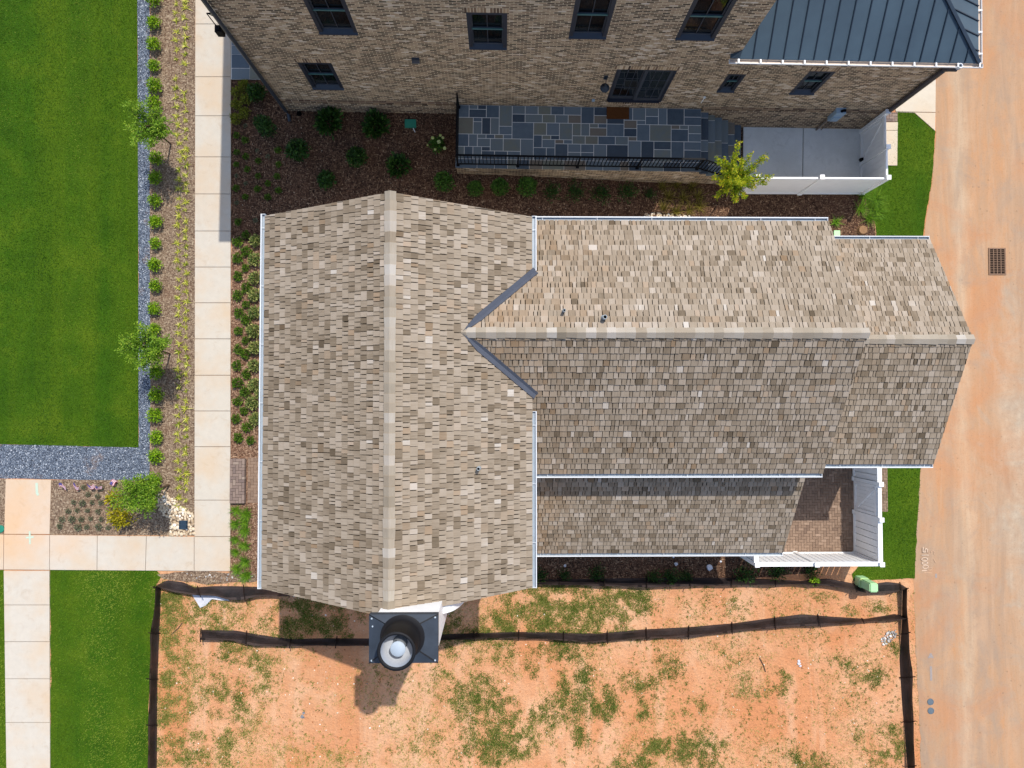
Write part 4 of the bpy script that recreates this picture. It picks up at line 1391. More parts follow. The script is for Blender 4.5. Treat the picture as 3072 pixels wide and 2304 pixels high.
    d.build('downspout', 'dark_pipe', root)
    d = MB()
    ou = bl(2882, 194, ZE).x
    d.tube([(ou, ev - 0.08, ZE - 0.12), (ou, ev - 0.08, ZE - 0.22), (ou - 0.1, ev - 0.02, ZE - 0.34), (U2 - 0.02, -0.09, ZE - 0.5), (U2 + 0.0, -0.09, ZE - 0.62), (U2, -0.09, -0.4), (U2 + 0.02, -0.2, -0.7)], 0.085, 10)
    d.lathe(ou, ev - 0.08, [(0.075, ZE - 0.14), (0.075, ZE + 0.0), (0.055, ZE + 0.0), (0.05, ZE - 0.06)], 14, 1, cap=False)
    d.lathe(ou, ev - 0.08, [(0.05, ZE - 0.06), (0.001, ZE - 0.061)], 14, 2)
    d.build('downspout', ['brown_pipe', 'gutter_white', 'hole'], root)
    # wall lantern by the terrace door
    lu, lz = wl2(1817, 232)
    l = MB()
    l.box(lu - 0.06, lu + 0.06, -0.03, -0.001, lz - 0.1, lz + 0.14)
    l.tube([(lu, -0.02, lz + 0.05), (lu, -0.14, lz + 0.1), (lu, -0.24, lz + 0.04), (lu, -0.26, lz - 0.06)], 0.014, 6)
    l.lathe(lu, -0.26, [(0.15, lz - 0.20), (0.148, lz - 0.17), (0.06, lz - 0.09), (0.03, lz - 0.05), (0.001, lz - 0.04)], 20)
    l.lathe(lu, -0.26, [(0.06, lz - 0.30), (0.06, lz - 0.2)], 12)
    l.build('wall_lantern', 'lantern_blue', root)
    # gas lantern on a bracket on the front wall, seen past the corner
    g = MB()
    g.tube([(-0.01, 0.3, 5.80), (-0.30, 0.3, 5.86), (-0.50, 0.3, 5.84)], 0.02, 6)
    g.tube([(-0.50, 0.3, 5.84), (-0.50, 0.3, 5.05)], 0.016, 6)
    g.tube([(-0.01, 0.3, 5.2), (-0.2, 0.3, 5.5), (-0.46, 0.3, 5.82)], 0.014, 6)
    g.box(-0.60, -0.40, 0.2, 0.4, 4.75, 5.05); g.box(-0.03, -0.001, 0.22, 0.38, 5.0, 6.0)
    g.box(-0.56, -0.44, 0.24, 0.36, 5.051, 5.12)
    g.build('bracket_lantern', 'black_metal', root)
    # small wall fittings
    vu, vz = wl2(1247, 177)
    g = MB(); g.box(vu - 0.11, vu + 0.11, -0.07, -0.001, vz - 0.10, vz + 0.08)
    g.face([(vu - .12, -.10, vz - .10), (vu + .12, -.10, vz - .10), (vu + .12, -.003, vz + .10), (vu - .12, -.003, vz + .10)])
    g.build('wall_vent', 'sash', root)
    ou_, oz_ = wl2(1780, 299)
    g = MB(); g.box(ou_ - 0.045, ou_ + 0.045, -0.05, -0.001, oz_ - 0.06, oz_ + 0.06)
    g.build('outlet_box', 'meter_grey', root)
    tu, tz = wl2(2108, 299)
    g = MB(); g.tube([(tu, -0.03, tz - 0.2), (tu, -0.03, tz + 0.2)], 0.016, 6); g.box(tu - .03, tu + .03, -.05, -.001, tz + .2, tz + .26)
    g.build('wall_tap', 'white_paint', root)
    # electric meter box with its pipes
    mu = bl(2510, 345, 0.7).x
    mz0, mz1 = 0.35, 1.05
    g = MB()
    g.box(mu - 0.17, mu + 0.17, -0.2, -0.002, mz0, mz1)
    g.box(mu - 0.12, mu + 0.12, -0.23, -0.203, mz0 + 0.06, mz0 + 0.4)
    g.lathe(mu + 0.02, -0.12, [(0.05, mz1), (0.05, mz1 + 0.03)], 14, 1)
    g.box(mu + 0.06, mu + 0.15, -0.15, -0.06, mz1 + 0.003, mz1 + 0.05, 1)
    og = g.build('meter_box', ['meter_grey', 'black_metal'], root)
    g = MB(); g.tube([(mu - 0.1, -0.09, mz0), (mu - 0.1, -0.09, -0.8)], 0.035, 8); g.build('conduit', 'conduit_brown', og)
    g = MB(); g.tube([(mu + 0.08, -0.09, mz0), (mu + 0.08, -0.09, -0.8)], 0.018, 8); g.build('conduit', 'conduit_brown', og)
    return root, U1, U2, zb
plain('brown_pipe', (66, 60, 62), 0.45, 0.4)
plain('mortar_tan', (206, 188, 160), 0.9, 0.1)
plain('sill_blue', (40, 48, 60), 0.4, 0.5)
plain('teal_rail', (66, 104, 104), 0.35, 0.5)
plain('lantern_blue', (34, 46, 58), 0.5, 0.4)
plain('seam_dark', (30, 44, 58), 0.5, 0.4)
plain('gutter_tan', (196, 178, 160), 0.5, 0.4)
plain('conduit_brown', (130, 116, 104), 0.6, 0.3)
BH, BU1, BU2, BZB = brick_house()

# ------------------------------------------------------------------ terrace (bluestone on a brick base)
TZ = 0.77
def tiles(b, u0, u1, v0, v1, z, seed, mod=0.1525, gap=0.0105):
    """random rectangular flagging, packed cell by cell"""
    rg = random.Random(seed)
    nx = int(round((u1 - u0) / mod)); ny = int(round((v1 - v0) / mod))
    mx = (u1 - u0) / nx; my = (v1 - v0) / ny
    occ = [[False] * ny for _ in range(nx)]
    sizes = [(4, 4), (3, 4), (4, 3), (4, 4), (3, 3), (4, 2), (2, 4), (5, 3), (3, 5), (5, 4), (2, 3), (3, 2)]
    for i in range(nx):
        for j in range(ny):
            if occ[i][j]:
                continue
            order = sizes[:]; rg.shuffle(order); order += [(2, 2), (2, 1), (1, 2), (1, 1)]
            for w, h in order:
                if i + w <= nx and j + h <= ny and not any(occ[i + a][j + c] for a in range(w) for c in range(h)):
                    if (nx - i - w == 1 and w < 4) or (ny - j - h == 1 and h < 4 and rg.random() < 0.7):
                        continue
                    break
            for a in range(w):
                for c in range(h):
                    if i + a < nx and j + c < ny: occ[i + a][j + c] = True
            x0, x1 = u0 + i * mx + gap, u0 + min(nx, i + w) * mx - gap
            y0, y1 = v0 + j * my + gap, v0 + min(ny, j + h) * my - gap
            b.box(x0, x1, y0, y1, z - 0.03, z + rg.uniform(-0.001, 0.001), 0, min(1, max(0, rg.gauss(0.5, 0.32))))
def terrace():
    root = thing('flagstone_terrace', 'raised bluestone terrace on a brick base along the brick house', 'terrace', tuple(BO), BR)
    u0 = bl(1366, 502, TZ).x; u1 = bl(2103, 516, TZ).x
    v0 = (bl(1366, 502, TZ).y + bl(2103, 516, TZ).y) / 2
    b = MB()
    b.box(u0 + 0.03, u1 - 0.03, v0 + 0.03, -0.04, -1.3, TZ - 0.05)
    rz = (TZ + 0.72) / 7
    for i in range(6):
        a = u1 - 0.03 + i * 0.305
        b.box(a + 0.003, a + 0.305, v0 + 0.06, -0.04, -1.3, TZ - (i + 1) * rz - 0.05)
    b.build('base_wall', 'brick', root)
    s = MB()
    tiles(s, u0, u1, v0 + 0.32, -0.012, TZ, 5)
    x = u0                                             # border row along the front
    rg = random.Random(9)
    while x < u1 - 0.05:
        w = rg.choice((0.46, 0.61, 0.61, 0.76, 0.305)); e = min(u1, x + w)
        if u1 - e < 0.2: e = u1
        s.box(x + 0.007, e - 0.007, v0, v0 + 0.313, TZ - 0.03, TZ, 0, min(1, max(0, rg.gauss(0.45, 0.3))))
        x = e
    s.box(u0 + 0.005, u1 - 0.005, v0 + 0.005, -0.012, TZ - 0.05, TZ - 0.006, 1)
    s.build('flagstones', ['bluestone', 'mortar'], root)
    for i in range(6):
        st = MB()
        a = u1 + i * 0.305 - 0.01; z = TZ - (i + 1) * rz
        y = v0
        while y < -0.05:
            w = rg.choice((0.4, 0.55, 0.7, 0.8)); e = min(-0.045, y + w)
            if -0.045 - e < 0.15: e = -0.045
            st.box(a + 0.012, a + 0.325, y + 0.008, e - 0.008, z - 0.05, z, 0, min(1, max(0, rg.gauss(0.45, 0.33))))
            y = e
        st.box(a + 0.02, a + 0.31, v0 + 0.01, -0.046, z - 0.05, z - 0.006, 1)
        st.build('step', ['bluestone', 'mortar'], root)
    # railing
    r = MB()
    yr = (bl(1553, 498, TZ).y + bl(1911, 503, TZ).y) / 2
    xl = bl(1374, 493, TZ).x
    zt, zb_ = TZ + 0.98, TZ + 0.10
    def post(x, y, z0=TZ, h=1.0):
        r.box(x - 0.025, x + 0.025, y - 0.025, y + 0.025, z0, z0 + h)
        r.box(x - 0.055, x + 0.055, y - 0.055, y + 0.055, z0, z0 + 0.012)
    pu = [xl] + [bl(px, py, TZ).x for px, py in ((1553, 498), (1732, 500), (1911, 503), (2090, 505))]
    for x in pu:
        post(x, yr)
    r.box(xl - 0.026, pu[-1] + 0.026, yr - 0.03, yr + 0.03, zt, zt + 0.035)
    r.box(xl, pu[-1], yr - 0.02, yr + 0.02, zb_, zb_ + 0.03)
    x = xl + 0.128
    while x < pu[-1] - 0.05:
        if min(abs(x - p) for p in pu) > 0.05:
            r.box(x - 0.012, x + 0.012, yr - 0.012, yr + 0.012, zb_ + 0.03, zt)
        x += 0.128
    # return to the wall
    post(xl, -0.10)
    r.box(xl - 0.022, xl + 0.022, yr + 0.026, -0.02, zt, zt + 0.035)
    r.box(xl - 0.014, xl + 0.014, yr, -0.02, zb_, zb_ + 0.03)
    y = yr + 0.128
    while y < -0.15:
        r.box(xl - 0.009, xl + 0.009, y - 0.009, y + 0.009, zb_ + 0.03, zt)
        y += 0.128
    # flight
    x0 = pu[-1]; x1 = x0 + 6 * 0.305; dz = -6 * rz
    ang = math.atan2(dz, x1 - x0); Lr = math.hypot(x1 - x0, dz)
    M4 = Matrix.Translation((x0, yr, 0)) @ Matrix.Rotation(-ang, 4, 'Y')
    for z in (zt - 0.04, zb_ - 0.02):
        M5 = Matrix.Translation((x0, yr, z)) @ Matrix.Rotation(-ang, 4, 'Y')
        r.box(0, Lr, -0.02, 0.02, 0, 0.035, 0, .5, M5)
    n = int((x1 - x0) / 0.128)
    for i in range(1, n):
        x = x0 + i * 0.128; z = (x - x0) / (x1 - x0) * dz
        r.box(x - .012, x + .012, yr - .012, yr + .012, zb_ + z, zt + z - 0.03)
    post(x1, yr, TZ + dz, 0.98)
    r.build('railing', 'black_metal', root)
    m = MB()
    a = bl(1820, 318, TZ); c = bl(1887, 358, TZ)
    root2 = MB()
    root2.box(a.x, c.x, c.y, a.y, TZ + 0.003, TZ + 0.022, 0)
    rg = random.Random(3)
    o = root2.build('doormat', ['doormat', 'mat_print'])
    for i in range(9):
        pass
    o.location = BO; o.rotation_euler = (0, 0, BR)
    tag(o, 'brown coir doormat in front of the sliding door', 'doormat')
terrace()

# bluestone landing at the front of the brick house
def landing():
    b = MB(); rg = random.Random(4)
    for (x0, y0, x1, y1, r) in ((697, 100, 750, 122, .3), (697, 123, 750, 138, .45), (697, 139, 750, 165, .5), (697, 166, 750, 206, .25), (697, 208, 750, 239, .55), (752, 140, 800, 239, .8)):
        p, q = PG(x0, y0), PG(x1, y1)
        b.box(p.x, q.x, q.y, p.y, 0.0, 0.06, 0, r)
    p, q = PG(696, 90), PG(801, 240)
    b.box(p.x, q.x, q.y, p.y, -0.02, 0.048, 1)
    struct(b.build('front_landing', ['bluestone', 'mortar']))
landing()

# ------------------------------------------------------------------ white board fences
FZ = -0.78
def fence_run(b, p, q, z0, z1, board, gap, rail_w, th=0.022, seed=0, rails=True, cap=True, m=0, backed=True):
    """boards standing between two posts"""
    p, q = Vector((p[0], p[1], 0)), Vector((q[0], q[1], 0))
    D = q - p; L = D.length; D.normalize()
    out = Vector((-D.y, D.x, 0))
    M4 = Matrix(((D.x, out.x, 0, p.x), (D.y, out.y, 0, p.y), (0, 0, 1, 0), (0, 0, 0, 1)))
    n = max(1, int(round(L / board)))
    w = L / n
    for i in range(n):
        b.box(i * w + gap / 2, (i + 1) * w - gap / 2, -th / 2, th / 2, z0 + 0.10, z1 - 0.04, m, .5, M4)
    if backed:
        b.box(0, L, -th / 2 - 0.006, -th / 2 - 0.001, z0 + 0.121, z1 - 0.141, m, .5, M4)
    b.box(0, L, -th / 2 - 0.03, th / 2 + 0.03, z0 + 0.02, z0 + 0.12, m, .5, M4)
    b.box(0, L, -th / 2 - 0.03, th / 2 + 0.03, z1 - 0.14, z1 - 0.035, m, .5, M4)
    if cap:
        b.box(0, L, -rail_w / 2, rail_w / 2, z1 - 0.033, z1, m, .5, M4)
def post_mesh(x, y, z0, z1, s=0.065):
    b = MB()
    b.box(x - s, x + s, y - s, y + s, z0, z1)
    b.box(x - s - .015, x + s + .015, y - s - .015, y + s + .015, z1, z1 + 0.03)
    b.box(x - s - .012, x + s + .012, y - s - .012, y + s + .012, z0, z0 + 0.12)
    return b

def fence_south():
    zt = FZ + 1.83
    X = (P(2640, 1453, zt).x + P(2640, 1560, zt).x) / 2
    ys = [P(2640, 1453, zt + .1).y, P(2640, 1560, zt + .1).y, P(2642, 1694, zt + .1).y]
    Y = ys[2]
    xw = [P(2272, 1696, zt + .1).x, P(2452, 1696, zt + .1).x]
    root = thing('board_fence', 'white vertical board fence with a flat top cap round the brown paver patio', 'fence', (X, Y, FZ), 0, None, True)
    for (x, y) in ((X, ys[0]), (X, ys[1]), (X, Y), (xw[0], Y), (xw[1], Y)):
        post_mesh(x, y, FZ, zt + 0.09).build('post', 'white_paint', root)
    for p, q in (((X, Y + .065), (X, ys[1] - .065)), ((X, ys[0] + .065), (X, H['yS'] * 0 - 1.62)),
                 ((xw[0] + .065, Y), (xw[1] - .065, Y)), ((xw[1] + .065, Y), (X - .065, Y)), ((xw[0], Y + .065), (xw[0], H['pyS'] + 0.33))):
        b = MB()
        sr = abs(p[1] - q[1]) < 0.01
        fence_run(b, p, q, FZ, zt, 0.215, 0.036 if sr else 0.026, 0.15, 0.036, backed=not sr)
        b.build('panel', 'white_paint', root)
    g = MB()
    y0, y1 = ys[1] + 0.075, ys[0] - 0.075
    L = y1 - y0
    def gb(a, c, z0, z1, x0=-0.022, x1=0.022):
        g.box(X + x0, X + x1, a, c, z0, z1)
    n = 8
    for i in range(n):
        gb(y0 + L * i / n + .006, y0 + L * (i + 1) / n - .006, FZ + 0.06, zt - 0.05, -0.01, 0.012)
    gb(y0 + .002, y1 - .002, FZ + 0.065, zt - 0.055, 0.0, 0.005)
    gb(y0, y1, FZ + 0.08, FZ + 0.2, -0.04, -0.011); gb(y0, y1, zt - 0.3, zt - 0.18, -0.04, -0.011)
    gb(y0, y0 + .1, FZ + .2, zt - .3, -0.04, -0.011); gb(y1 - .1, y1, FZ + .2, zt - .3, -0.04, -0.011)
    a = Vector((X - 0.026, y0 + .1, FZ + .2)); c = Vector((X - 0.026, y1 - .1, zt - .3))
    d = c - a; ang = math.atan2(d.z, d.y)
    M4 = Matrix.Translation(a) @ Matrix.Rotation(ang, 4, 'X')
    g.box(-0.014, 0.014, 0, d.length, -0.05, 0.05, 0, .5, M4)
    gb(y0 - 0.01, y1 + 0.01, zt - 0.03, zt, -0.06, 0.06)
    g.build('gate', 'white_paint', root)
    return X, Y
FSX, FSY = fence_south()

def fence_north():
    zt = FZ + 1.83
    X = (P(2660, 440, zt).x + P(2662, 532, zt).x) / 2
    ys = [P(2664, 333, zt + .1).y, P(2664, 440, zt + .1).y, P(2662, 532, zt + .1).y]
    Y = ys[2] - 0.0
    xw = [P(2275, 524, zt + .1).x, P(2467, 529, zt + .1).x]
    root = thing('board_fence', 'solid white board fence round the grey concrete pad beside the brick house', 'fence', (X, Y, FZ), 0, None, True)
    for (x, y) in ((X, ys[0] - 0.02), (X, ys[1]), (X, Y), (xw[0], Y), (xw[1], Y)):
        post_mesh(x, y, FZ, zt + 0.09).build('post', 'white_paint', root)
    for p, q in (((xw[0] + .065, Y), (xw[1] - .065, Y)), ((xw[1] + .065, Y), (X - .065, Y)), ((X, Y + .065), (X, ys[1] - .065))):
        b = MB()
        fence_run(b, p, q, FZ, zt, 0.25, 0.007, 0.06)
        b.build('panel', 'white_paint', root)
    g = MB()
    y0, y1 = ys[1] + 0.08, ys[0] - 0.10
    n = 8; L = y1 - y0
    for i in range(n):
        g.box(X - 0.01, X + 0.012, y0 + L * i / n + .002, y0 + L * (i + 1) / n - .002, FZ + .06, zt - .04)
    for z in (FZ + 0.08, zt - 0.2):
        g.box(X - 0.04, X - 0.011, y0, y1, z, z + 0.11)
    g.box(X - 0.04, X - 0.011, y0, y0 + .1, FZ + .19, zt - .2); g.box(X - 0.04, X - 0.011, y1 - .1, y1, FZ + .19, zt - .2)
    a = Vector((X - 0.026, y0 + .1, FZ + .19)); d = Vector((0, L - .2, zt - .2 - FZ - .19))
    M4 = Matrix.Translation(a) @ Matrix.Rotation(math.atan2(d.z, d.y), 4, 'X')
    g.box(-0.014, 0.014, 0, d.length, -0.045, 0.045, 0, .5, M4)
    og = g.build('gate', 'white_paint', root)
    l = MB()
    l.box(X - 0.10, X - 0.042, y0 + 0.0, y0 + 0.1, FZ + 0.14, FZ + 0.32)
    l.lathe(X - 0.11, y0 + 0.05, [(0.055, FZ + .2), (0.05, FZ + .29), (0.02, FZ + .32)], 10)
    l.build('latch', 'black_metal', og)
fence_north()

# ------------------------------------------------------------------ silt fences
def silt(base, top, label, hgt, stakes, seed, pitch=1.6):
    rg = random.Random(seed)
    B = [PG(*p) for p in base]
    T = [P(p[0], p[1], ground(PG(*p).x) + hgt) for p in top]
    def resample(pts, n):
        d = [0]
        for i in range(len(pts) - 1):
            d.append(d[-1] + (pts[i + 1] - pts[i]).length)
        out = []
        j = 0
        for k in range(n + 1):
            s = d[-1] * k / n
            while j < len(pts) - 2 and d[j + 1] < s:
                j += 1
            t = (s - d[j]) / max(1e-6, d[j + 1] - d[j])
            out.append(pts[j].lerp(pts[j + 1], t))
        return out, d[-1]
    n = max(20, int(sum((B[i + 1] - B[i]).length for i in range(len(B) - 1)) / 0.16))
    Bs, L = resample(B, n); Ts, _ = resample(T, n)
    c0 = B[0]
    root = thing('silt_fence', label, 'silt fence', tuple(c0), 0, 'black silt fences round the bare lot', True)
    b = MB()
    R = 5
    grid = []
    for k in range(n + 1):
        row = []
        s = L * k / n
        sag = 0.5 - 0.5 * math.cos(2 * math.pi * s / pitch)
        for r in range(R + 1):
            t = r / R
            p = Bs[k].lerp(Ts[k], t)
            side = (Ts[k] - Bs[k]).cross(Vector((0, 0, 1)))
            w = (Ts[k] - Bs[k]); w.z = 0
            if w.length > 1e-3: w.normalize()
            p = p + w * (math.sin(math.pi * t) * (0.05 * sag + 0.03 * noise.noise(Vector((s * 1.4, t * 2, seed))))) 
            p.z = ground(p.x) + 0.01 + (hgt - 0.05 * sag * t + 0.03 * noise.noise(Vector((s, seed, 3)))) * t
            row.append(p)
        grid.append(row)
    i0 = len(b.v)
    for side in (0, 1):
        for k in range(n):
            for r in range(R):
                off = Vector((0, 0, 0))
                q = [grid[k][r], grid[k + 1][r], grid[k + 1][r + 1], grid[k][r + 1]]
                if side:
                    ww = (Ts[k] - Bs[k]); ww.z = 0
                    if ww.length > 1e-3: ww.normalize()
                    q = [p + ww * 0.008 + Vector((0, 0, 0.002)) for p in q][::-1]
                b.face(q, 0, (0.55 if r == R - 1 and (k % 9) else (0.3 if r == 0 else 0.0)) + max(0.0, 0.3 * noise.noise(Vector((k * 0.13, r * 0.5, seed * 3)))))  # top row painted lighter as an edge highlight, bottom row dirt-toned
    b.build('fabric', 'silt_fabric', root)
    for k in range(0, n + 1):
        pass
    m = int(L / pitch)
    for i in range(m + 1):
        k = min(n, int(round(i * pitch / L * n)))
        if not stakes(Bs[k]):
            continue
        a = Bs[k]; c = Ts[k].copy()
        w = (c - a); w.z = 0
        wn_ = w.normalized() if w.length > 1e-3 else Vector((0, -1, 0))
        a2 = Vector((a.x, a.y, ground(a.x) - 0.02)) - wn_ * 0.07
        top_ = Vector((c.x, c.y, ground(c.x) + hgt + 0.16)) + wn_ * 0.03 + Vector((rg.uniform(-.05, .05), 0, 0))
        s = MB()
        s.tube([a2, a2.lerp(top_, 0.5) + Vector((0, 0, 0.06)), top_], 0.018, 6)
        s.build('stake', 'stake', root)
allst = lambda p: True
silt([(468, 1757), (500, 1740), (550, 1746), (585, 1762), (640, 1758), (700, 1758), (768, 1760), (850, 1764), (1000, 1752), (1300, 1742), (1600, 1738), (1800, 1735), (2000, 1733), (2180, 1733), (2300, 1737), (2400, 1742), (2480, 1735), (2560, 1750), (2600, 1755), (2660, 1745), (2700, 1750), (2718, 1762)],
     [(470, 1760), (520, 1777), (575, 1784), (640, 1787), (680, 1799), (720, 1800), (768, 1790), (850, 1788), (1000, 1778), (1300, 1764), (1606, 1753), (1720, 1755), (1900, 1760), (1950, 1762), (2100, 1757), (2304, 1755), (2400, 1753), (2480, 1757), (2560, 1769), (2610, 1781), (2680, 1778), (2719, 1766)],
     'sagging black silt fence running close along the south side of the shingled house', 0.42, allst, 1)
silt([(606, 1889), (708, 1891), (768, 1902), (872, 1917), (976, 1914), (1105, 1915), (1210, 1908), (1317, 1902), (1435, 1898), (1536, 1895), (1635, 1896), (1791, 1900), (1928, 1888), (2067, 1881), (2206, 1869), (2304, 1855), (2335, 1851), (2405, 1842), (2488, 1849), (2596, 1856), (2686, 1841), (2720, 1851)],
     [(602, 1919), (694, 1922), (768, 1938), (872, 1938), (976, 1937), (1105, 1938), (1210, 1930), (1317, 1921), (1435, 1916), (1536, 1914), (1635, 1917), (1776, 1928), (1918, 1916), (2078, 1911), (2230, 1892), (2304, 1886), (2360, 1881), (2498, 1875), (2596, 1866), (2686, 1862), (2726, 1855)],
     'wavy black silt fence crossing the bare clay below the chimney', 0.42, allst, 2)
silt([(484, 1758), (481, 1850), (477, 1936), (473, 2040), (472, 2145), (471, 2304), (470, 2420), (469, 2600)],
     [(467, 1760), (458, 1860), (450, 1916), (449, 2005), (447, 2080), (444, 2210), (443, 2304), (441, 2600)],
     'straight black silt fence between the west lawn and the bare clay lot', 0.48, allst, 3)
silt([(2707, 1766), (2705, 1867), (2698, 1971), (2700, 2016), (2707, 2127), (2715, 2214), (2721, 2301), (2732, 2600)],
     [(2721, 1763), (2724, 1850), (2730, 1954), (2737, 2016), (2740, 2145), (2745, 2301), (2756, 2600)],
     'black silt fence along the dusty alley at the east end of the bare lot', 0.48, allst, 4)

# ------------------------------------------------------------------ plants
def rdir(rg, zmin=-0.2):
    while True:
        v = Vector((rg.gauss(0, 1), rg.gauss(0, 1), rg.gauss(0, 1)))
        if v.length > 0.1:
            v.normalize()
            if v.z >= zmin:
                return v

def ball(seed, n, rx, rz, leaf, mat, rough=0.25, spiky=0.0, blob=3.0):
    """a leafy mound: leaves spread through an uneven rounded volume"""
    rg = random.Random(seed)
    b = MB()
    for _ in range(n):
        d = rdir(rg, -0.15)
        k = 1.0 + rough * noise.noise(d * blob + Vector((seed * 3.1, 0, 0))) * 1.6
        rr = (rg.random() ** 0.35) * k
        c = Vector((d.x * rx * rr, d.y * rx * rr, rz * 0.45 + d.z * rz * 0.55 * rr))
        if c.z < 0.01: c.z = 0.01
        up = (d + rdir(rg, -1) * 0.6).normalized()
        dd = (d * (0.6 + spiky) + rdir(rg, -0.6) * 0.9).normalized()
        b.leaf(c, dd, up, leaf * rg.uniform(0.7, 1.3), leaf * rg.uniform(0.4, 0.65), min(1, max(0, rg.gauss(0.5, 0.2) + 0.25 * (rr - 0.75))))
    # short woody stem
    b.tube([(0, 0, -0.03), (0, 0, rz * 0.4)], [0.02, 0.012], 6, 1)
    return b.mesh('foliage', [mat, 'bark'])

def tuft(seed, n, L, W, mat, droop=0.35, up=0.9, spread=0.02, seg=3):
    rg = random.Random(seed)
    b = MB()
    for _ in range(n):
        a = rg.uniform(0, 2 * math.pi)
        d = Vector((math.cos(a), math.sin(a), up * rg.uniform(0.5, 1.6)))
        b.blade((rg.uniform(-spread, spread), rg.uniform(-spread, spread), 0), d, L * rg.uniform(0.6, 1.2), W * rg.uniform(0.7, 1.2), droop * rg.uniform(0.6, 1.4), rg.random(), 0, seg)
    return b.mesh('blades', mat)

def put(name, me, x, y, label, cat, group, rg, scale=1.0, dz=0.0, sx=None):
    o = bpy.data.objects.new(name, me)
    C.objects.link(o)
    o.location = (x, y, ground(x) + dz)
    o.rotation_euler = (0, 0, rg.uniform(0, 6.28))
    s = scale * rg.uniform(0.9, 1.12)
    o.scale = sx if sx else (s, s, s * rg.uniform(0.9, 1.1))
    return tag(o, label, cat, group)

def cp(c, ox, oy, k=2.88):
    return (c[0] / k + ox, c[1] / k + oy)
rg = random.Random(11)

# the row of round bright shrubs beside the gravel
BOX = [cp(c, 0, 0) for c in ((1342, 15), (1338, 207), (1340, 395), (1340, 575), (1347, 750), (1348, 905), (1360, 1375), (1352, 1540))] + \
      [cp(c, 0, 576) for c in ((1345, 78), (1358, 262), (1352, 445), (1345, 632), (1355, 810), (1342, 1010), (1345, 1187), (1360, 1555))] + \
      [cp(c, 0, 1152) for c in ((1360, 92), (1352, 265), (1358, 460), (1355, 625), (1348, 818))]
bv = [ball(20 + i, 520, 0.215, 0.42, 0.075, 'leaf_boxwood', 0.35) for i in range(4)]
for i, (px, py) in enumerate(BOX):
    q = PG(px, py, 0.15)
    put('round_shrub', bv[i % 4], q.x, q.y, 'small round bright green shrub, %s from the top of the row beside the gravel' % ordinal(i + 1), 'shrub', 'round shrubs along the gravel strip', rg, 1.0 if i not in (10, 12) else 0.82, 0.016)

# two files of yellow striped tufts
TL = [cp(c, 0, 0) for c in ((1527, 35), (1523, 115), (1528, 185), (1530, 280), (1525, 352), (1532, 437), (1528, 512), (1522, 680), (1525, 770), (1523, 845), (1527, 928), (1532, 1008), (1543, 1085), (1540, 1168), (1560, 1240), (1562, 1315), (1560, 1388), (1553, 1475), (1552, 1553), (1553, 1630))] + \
     [cp(c, 0, 576) for c in ((1548, 60), (1545, 128), (1548, 203), (1540, 288), (1545, 370), (1540, 445), (1542, 518), (1535, 592), (1545, 670), (1548, 755), (1543, 828), (1545, 910), (1545, 995), (1543, 1058), (1553, 1155), (1545, 1220), (1550, 1308), (1548, 1380), (1550, 1455), (1538, 1535), (1545, 1600))] + \
     [cp(c, 0, 1152) for c in ((1548, 20), (1540, 108), (1535, 195), (1540, 270), (1545, 345), (1540, 425), (1540, 492), (1545, 578), (1540, 662), (1550, 742), (1553, 818), (1550, 892), (1550, 978), (1545, 1050))]
TR = [cp(c, 0, 0) for c in ((1610, 8), (1612, 72), (1598, 160), (1612, 240), (1610, 322), (1607, 397), (1607, 477), (1605, 555), (1603, 640), (1592, 803), (1598, 880), (1605, 963), (1608, 1042), (1610, 1128), (1612, 1197), (1615, 1295), (1612, 1358), (1618, 1432), (1612, 1513), (1612, 1590), (1610, 1655))] + \
     [cp(c, 0, 576) for c in ((1612, 92), (1600, 160), (1612, 250), (1610, 330), (1610, 402), (1612, 472), (1607, 550), (1610, 628), (1620, 703), (1612, 785), (1615, 868), (1615, 950), (1612, 1030), (1608, 1100), (1608, 1175), (1612, 1250), (1610, 1350), (1625, 1425), (1622, 1492), (1612, 1565), (1615, 1645))] + \
     [cp(c, 0, 1152) for c in ((1615, 62), (1612, 148), (1610, 212), (1615, 303), (1612, 380), (1612, 458), (1607, 545), (1607, 598), (1610, 690), (1617, 768), (1615, 840), (1607, 910), (1607, 1000), (1598, 1078))]
tv = [tuft(40 + i, 17, 0.19, 0.034, 'blade_stripe', 0.30, 0.8) for i in range(5)]
small = {(0, 6), (0, 20), (0, 24), (0, 42), (1, 8), (1, 22), (1, 36), (1, 42), (1, 54)}
for side, lst in ((0, TL), (1, TR)):
    for i, (px, py) in enumerate(lst):
        q = PG(px, py)
        put('striped_tuft', rg.choice(tv), q.x, q.y, 'yellow striped grass tuft, %s from the top in the %s file beside the walk' % (ordinal(i + 1), ('left', 'right')[side]), 'tuft', 'yellow striped tufts in two files', rg, 0.72 if (side, i) in small else rg.uniform(0.85, 1.1), 0.016)

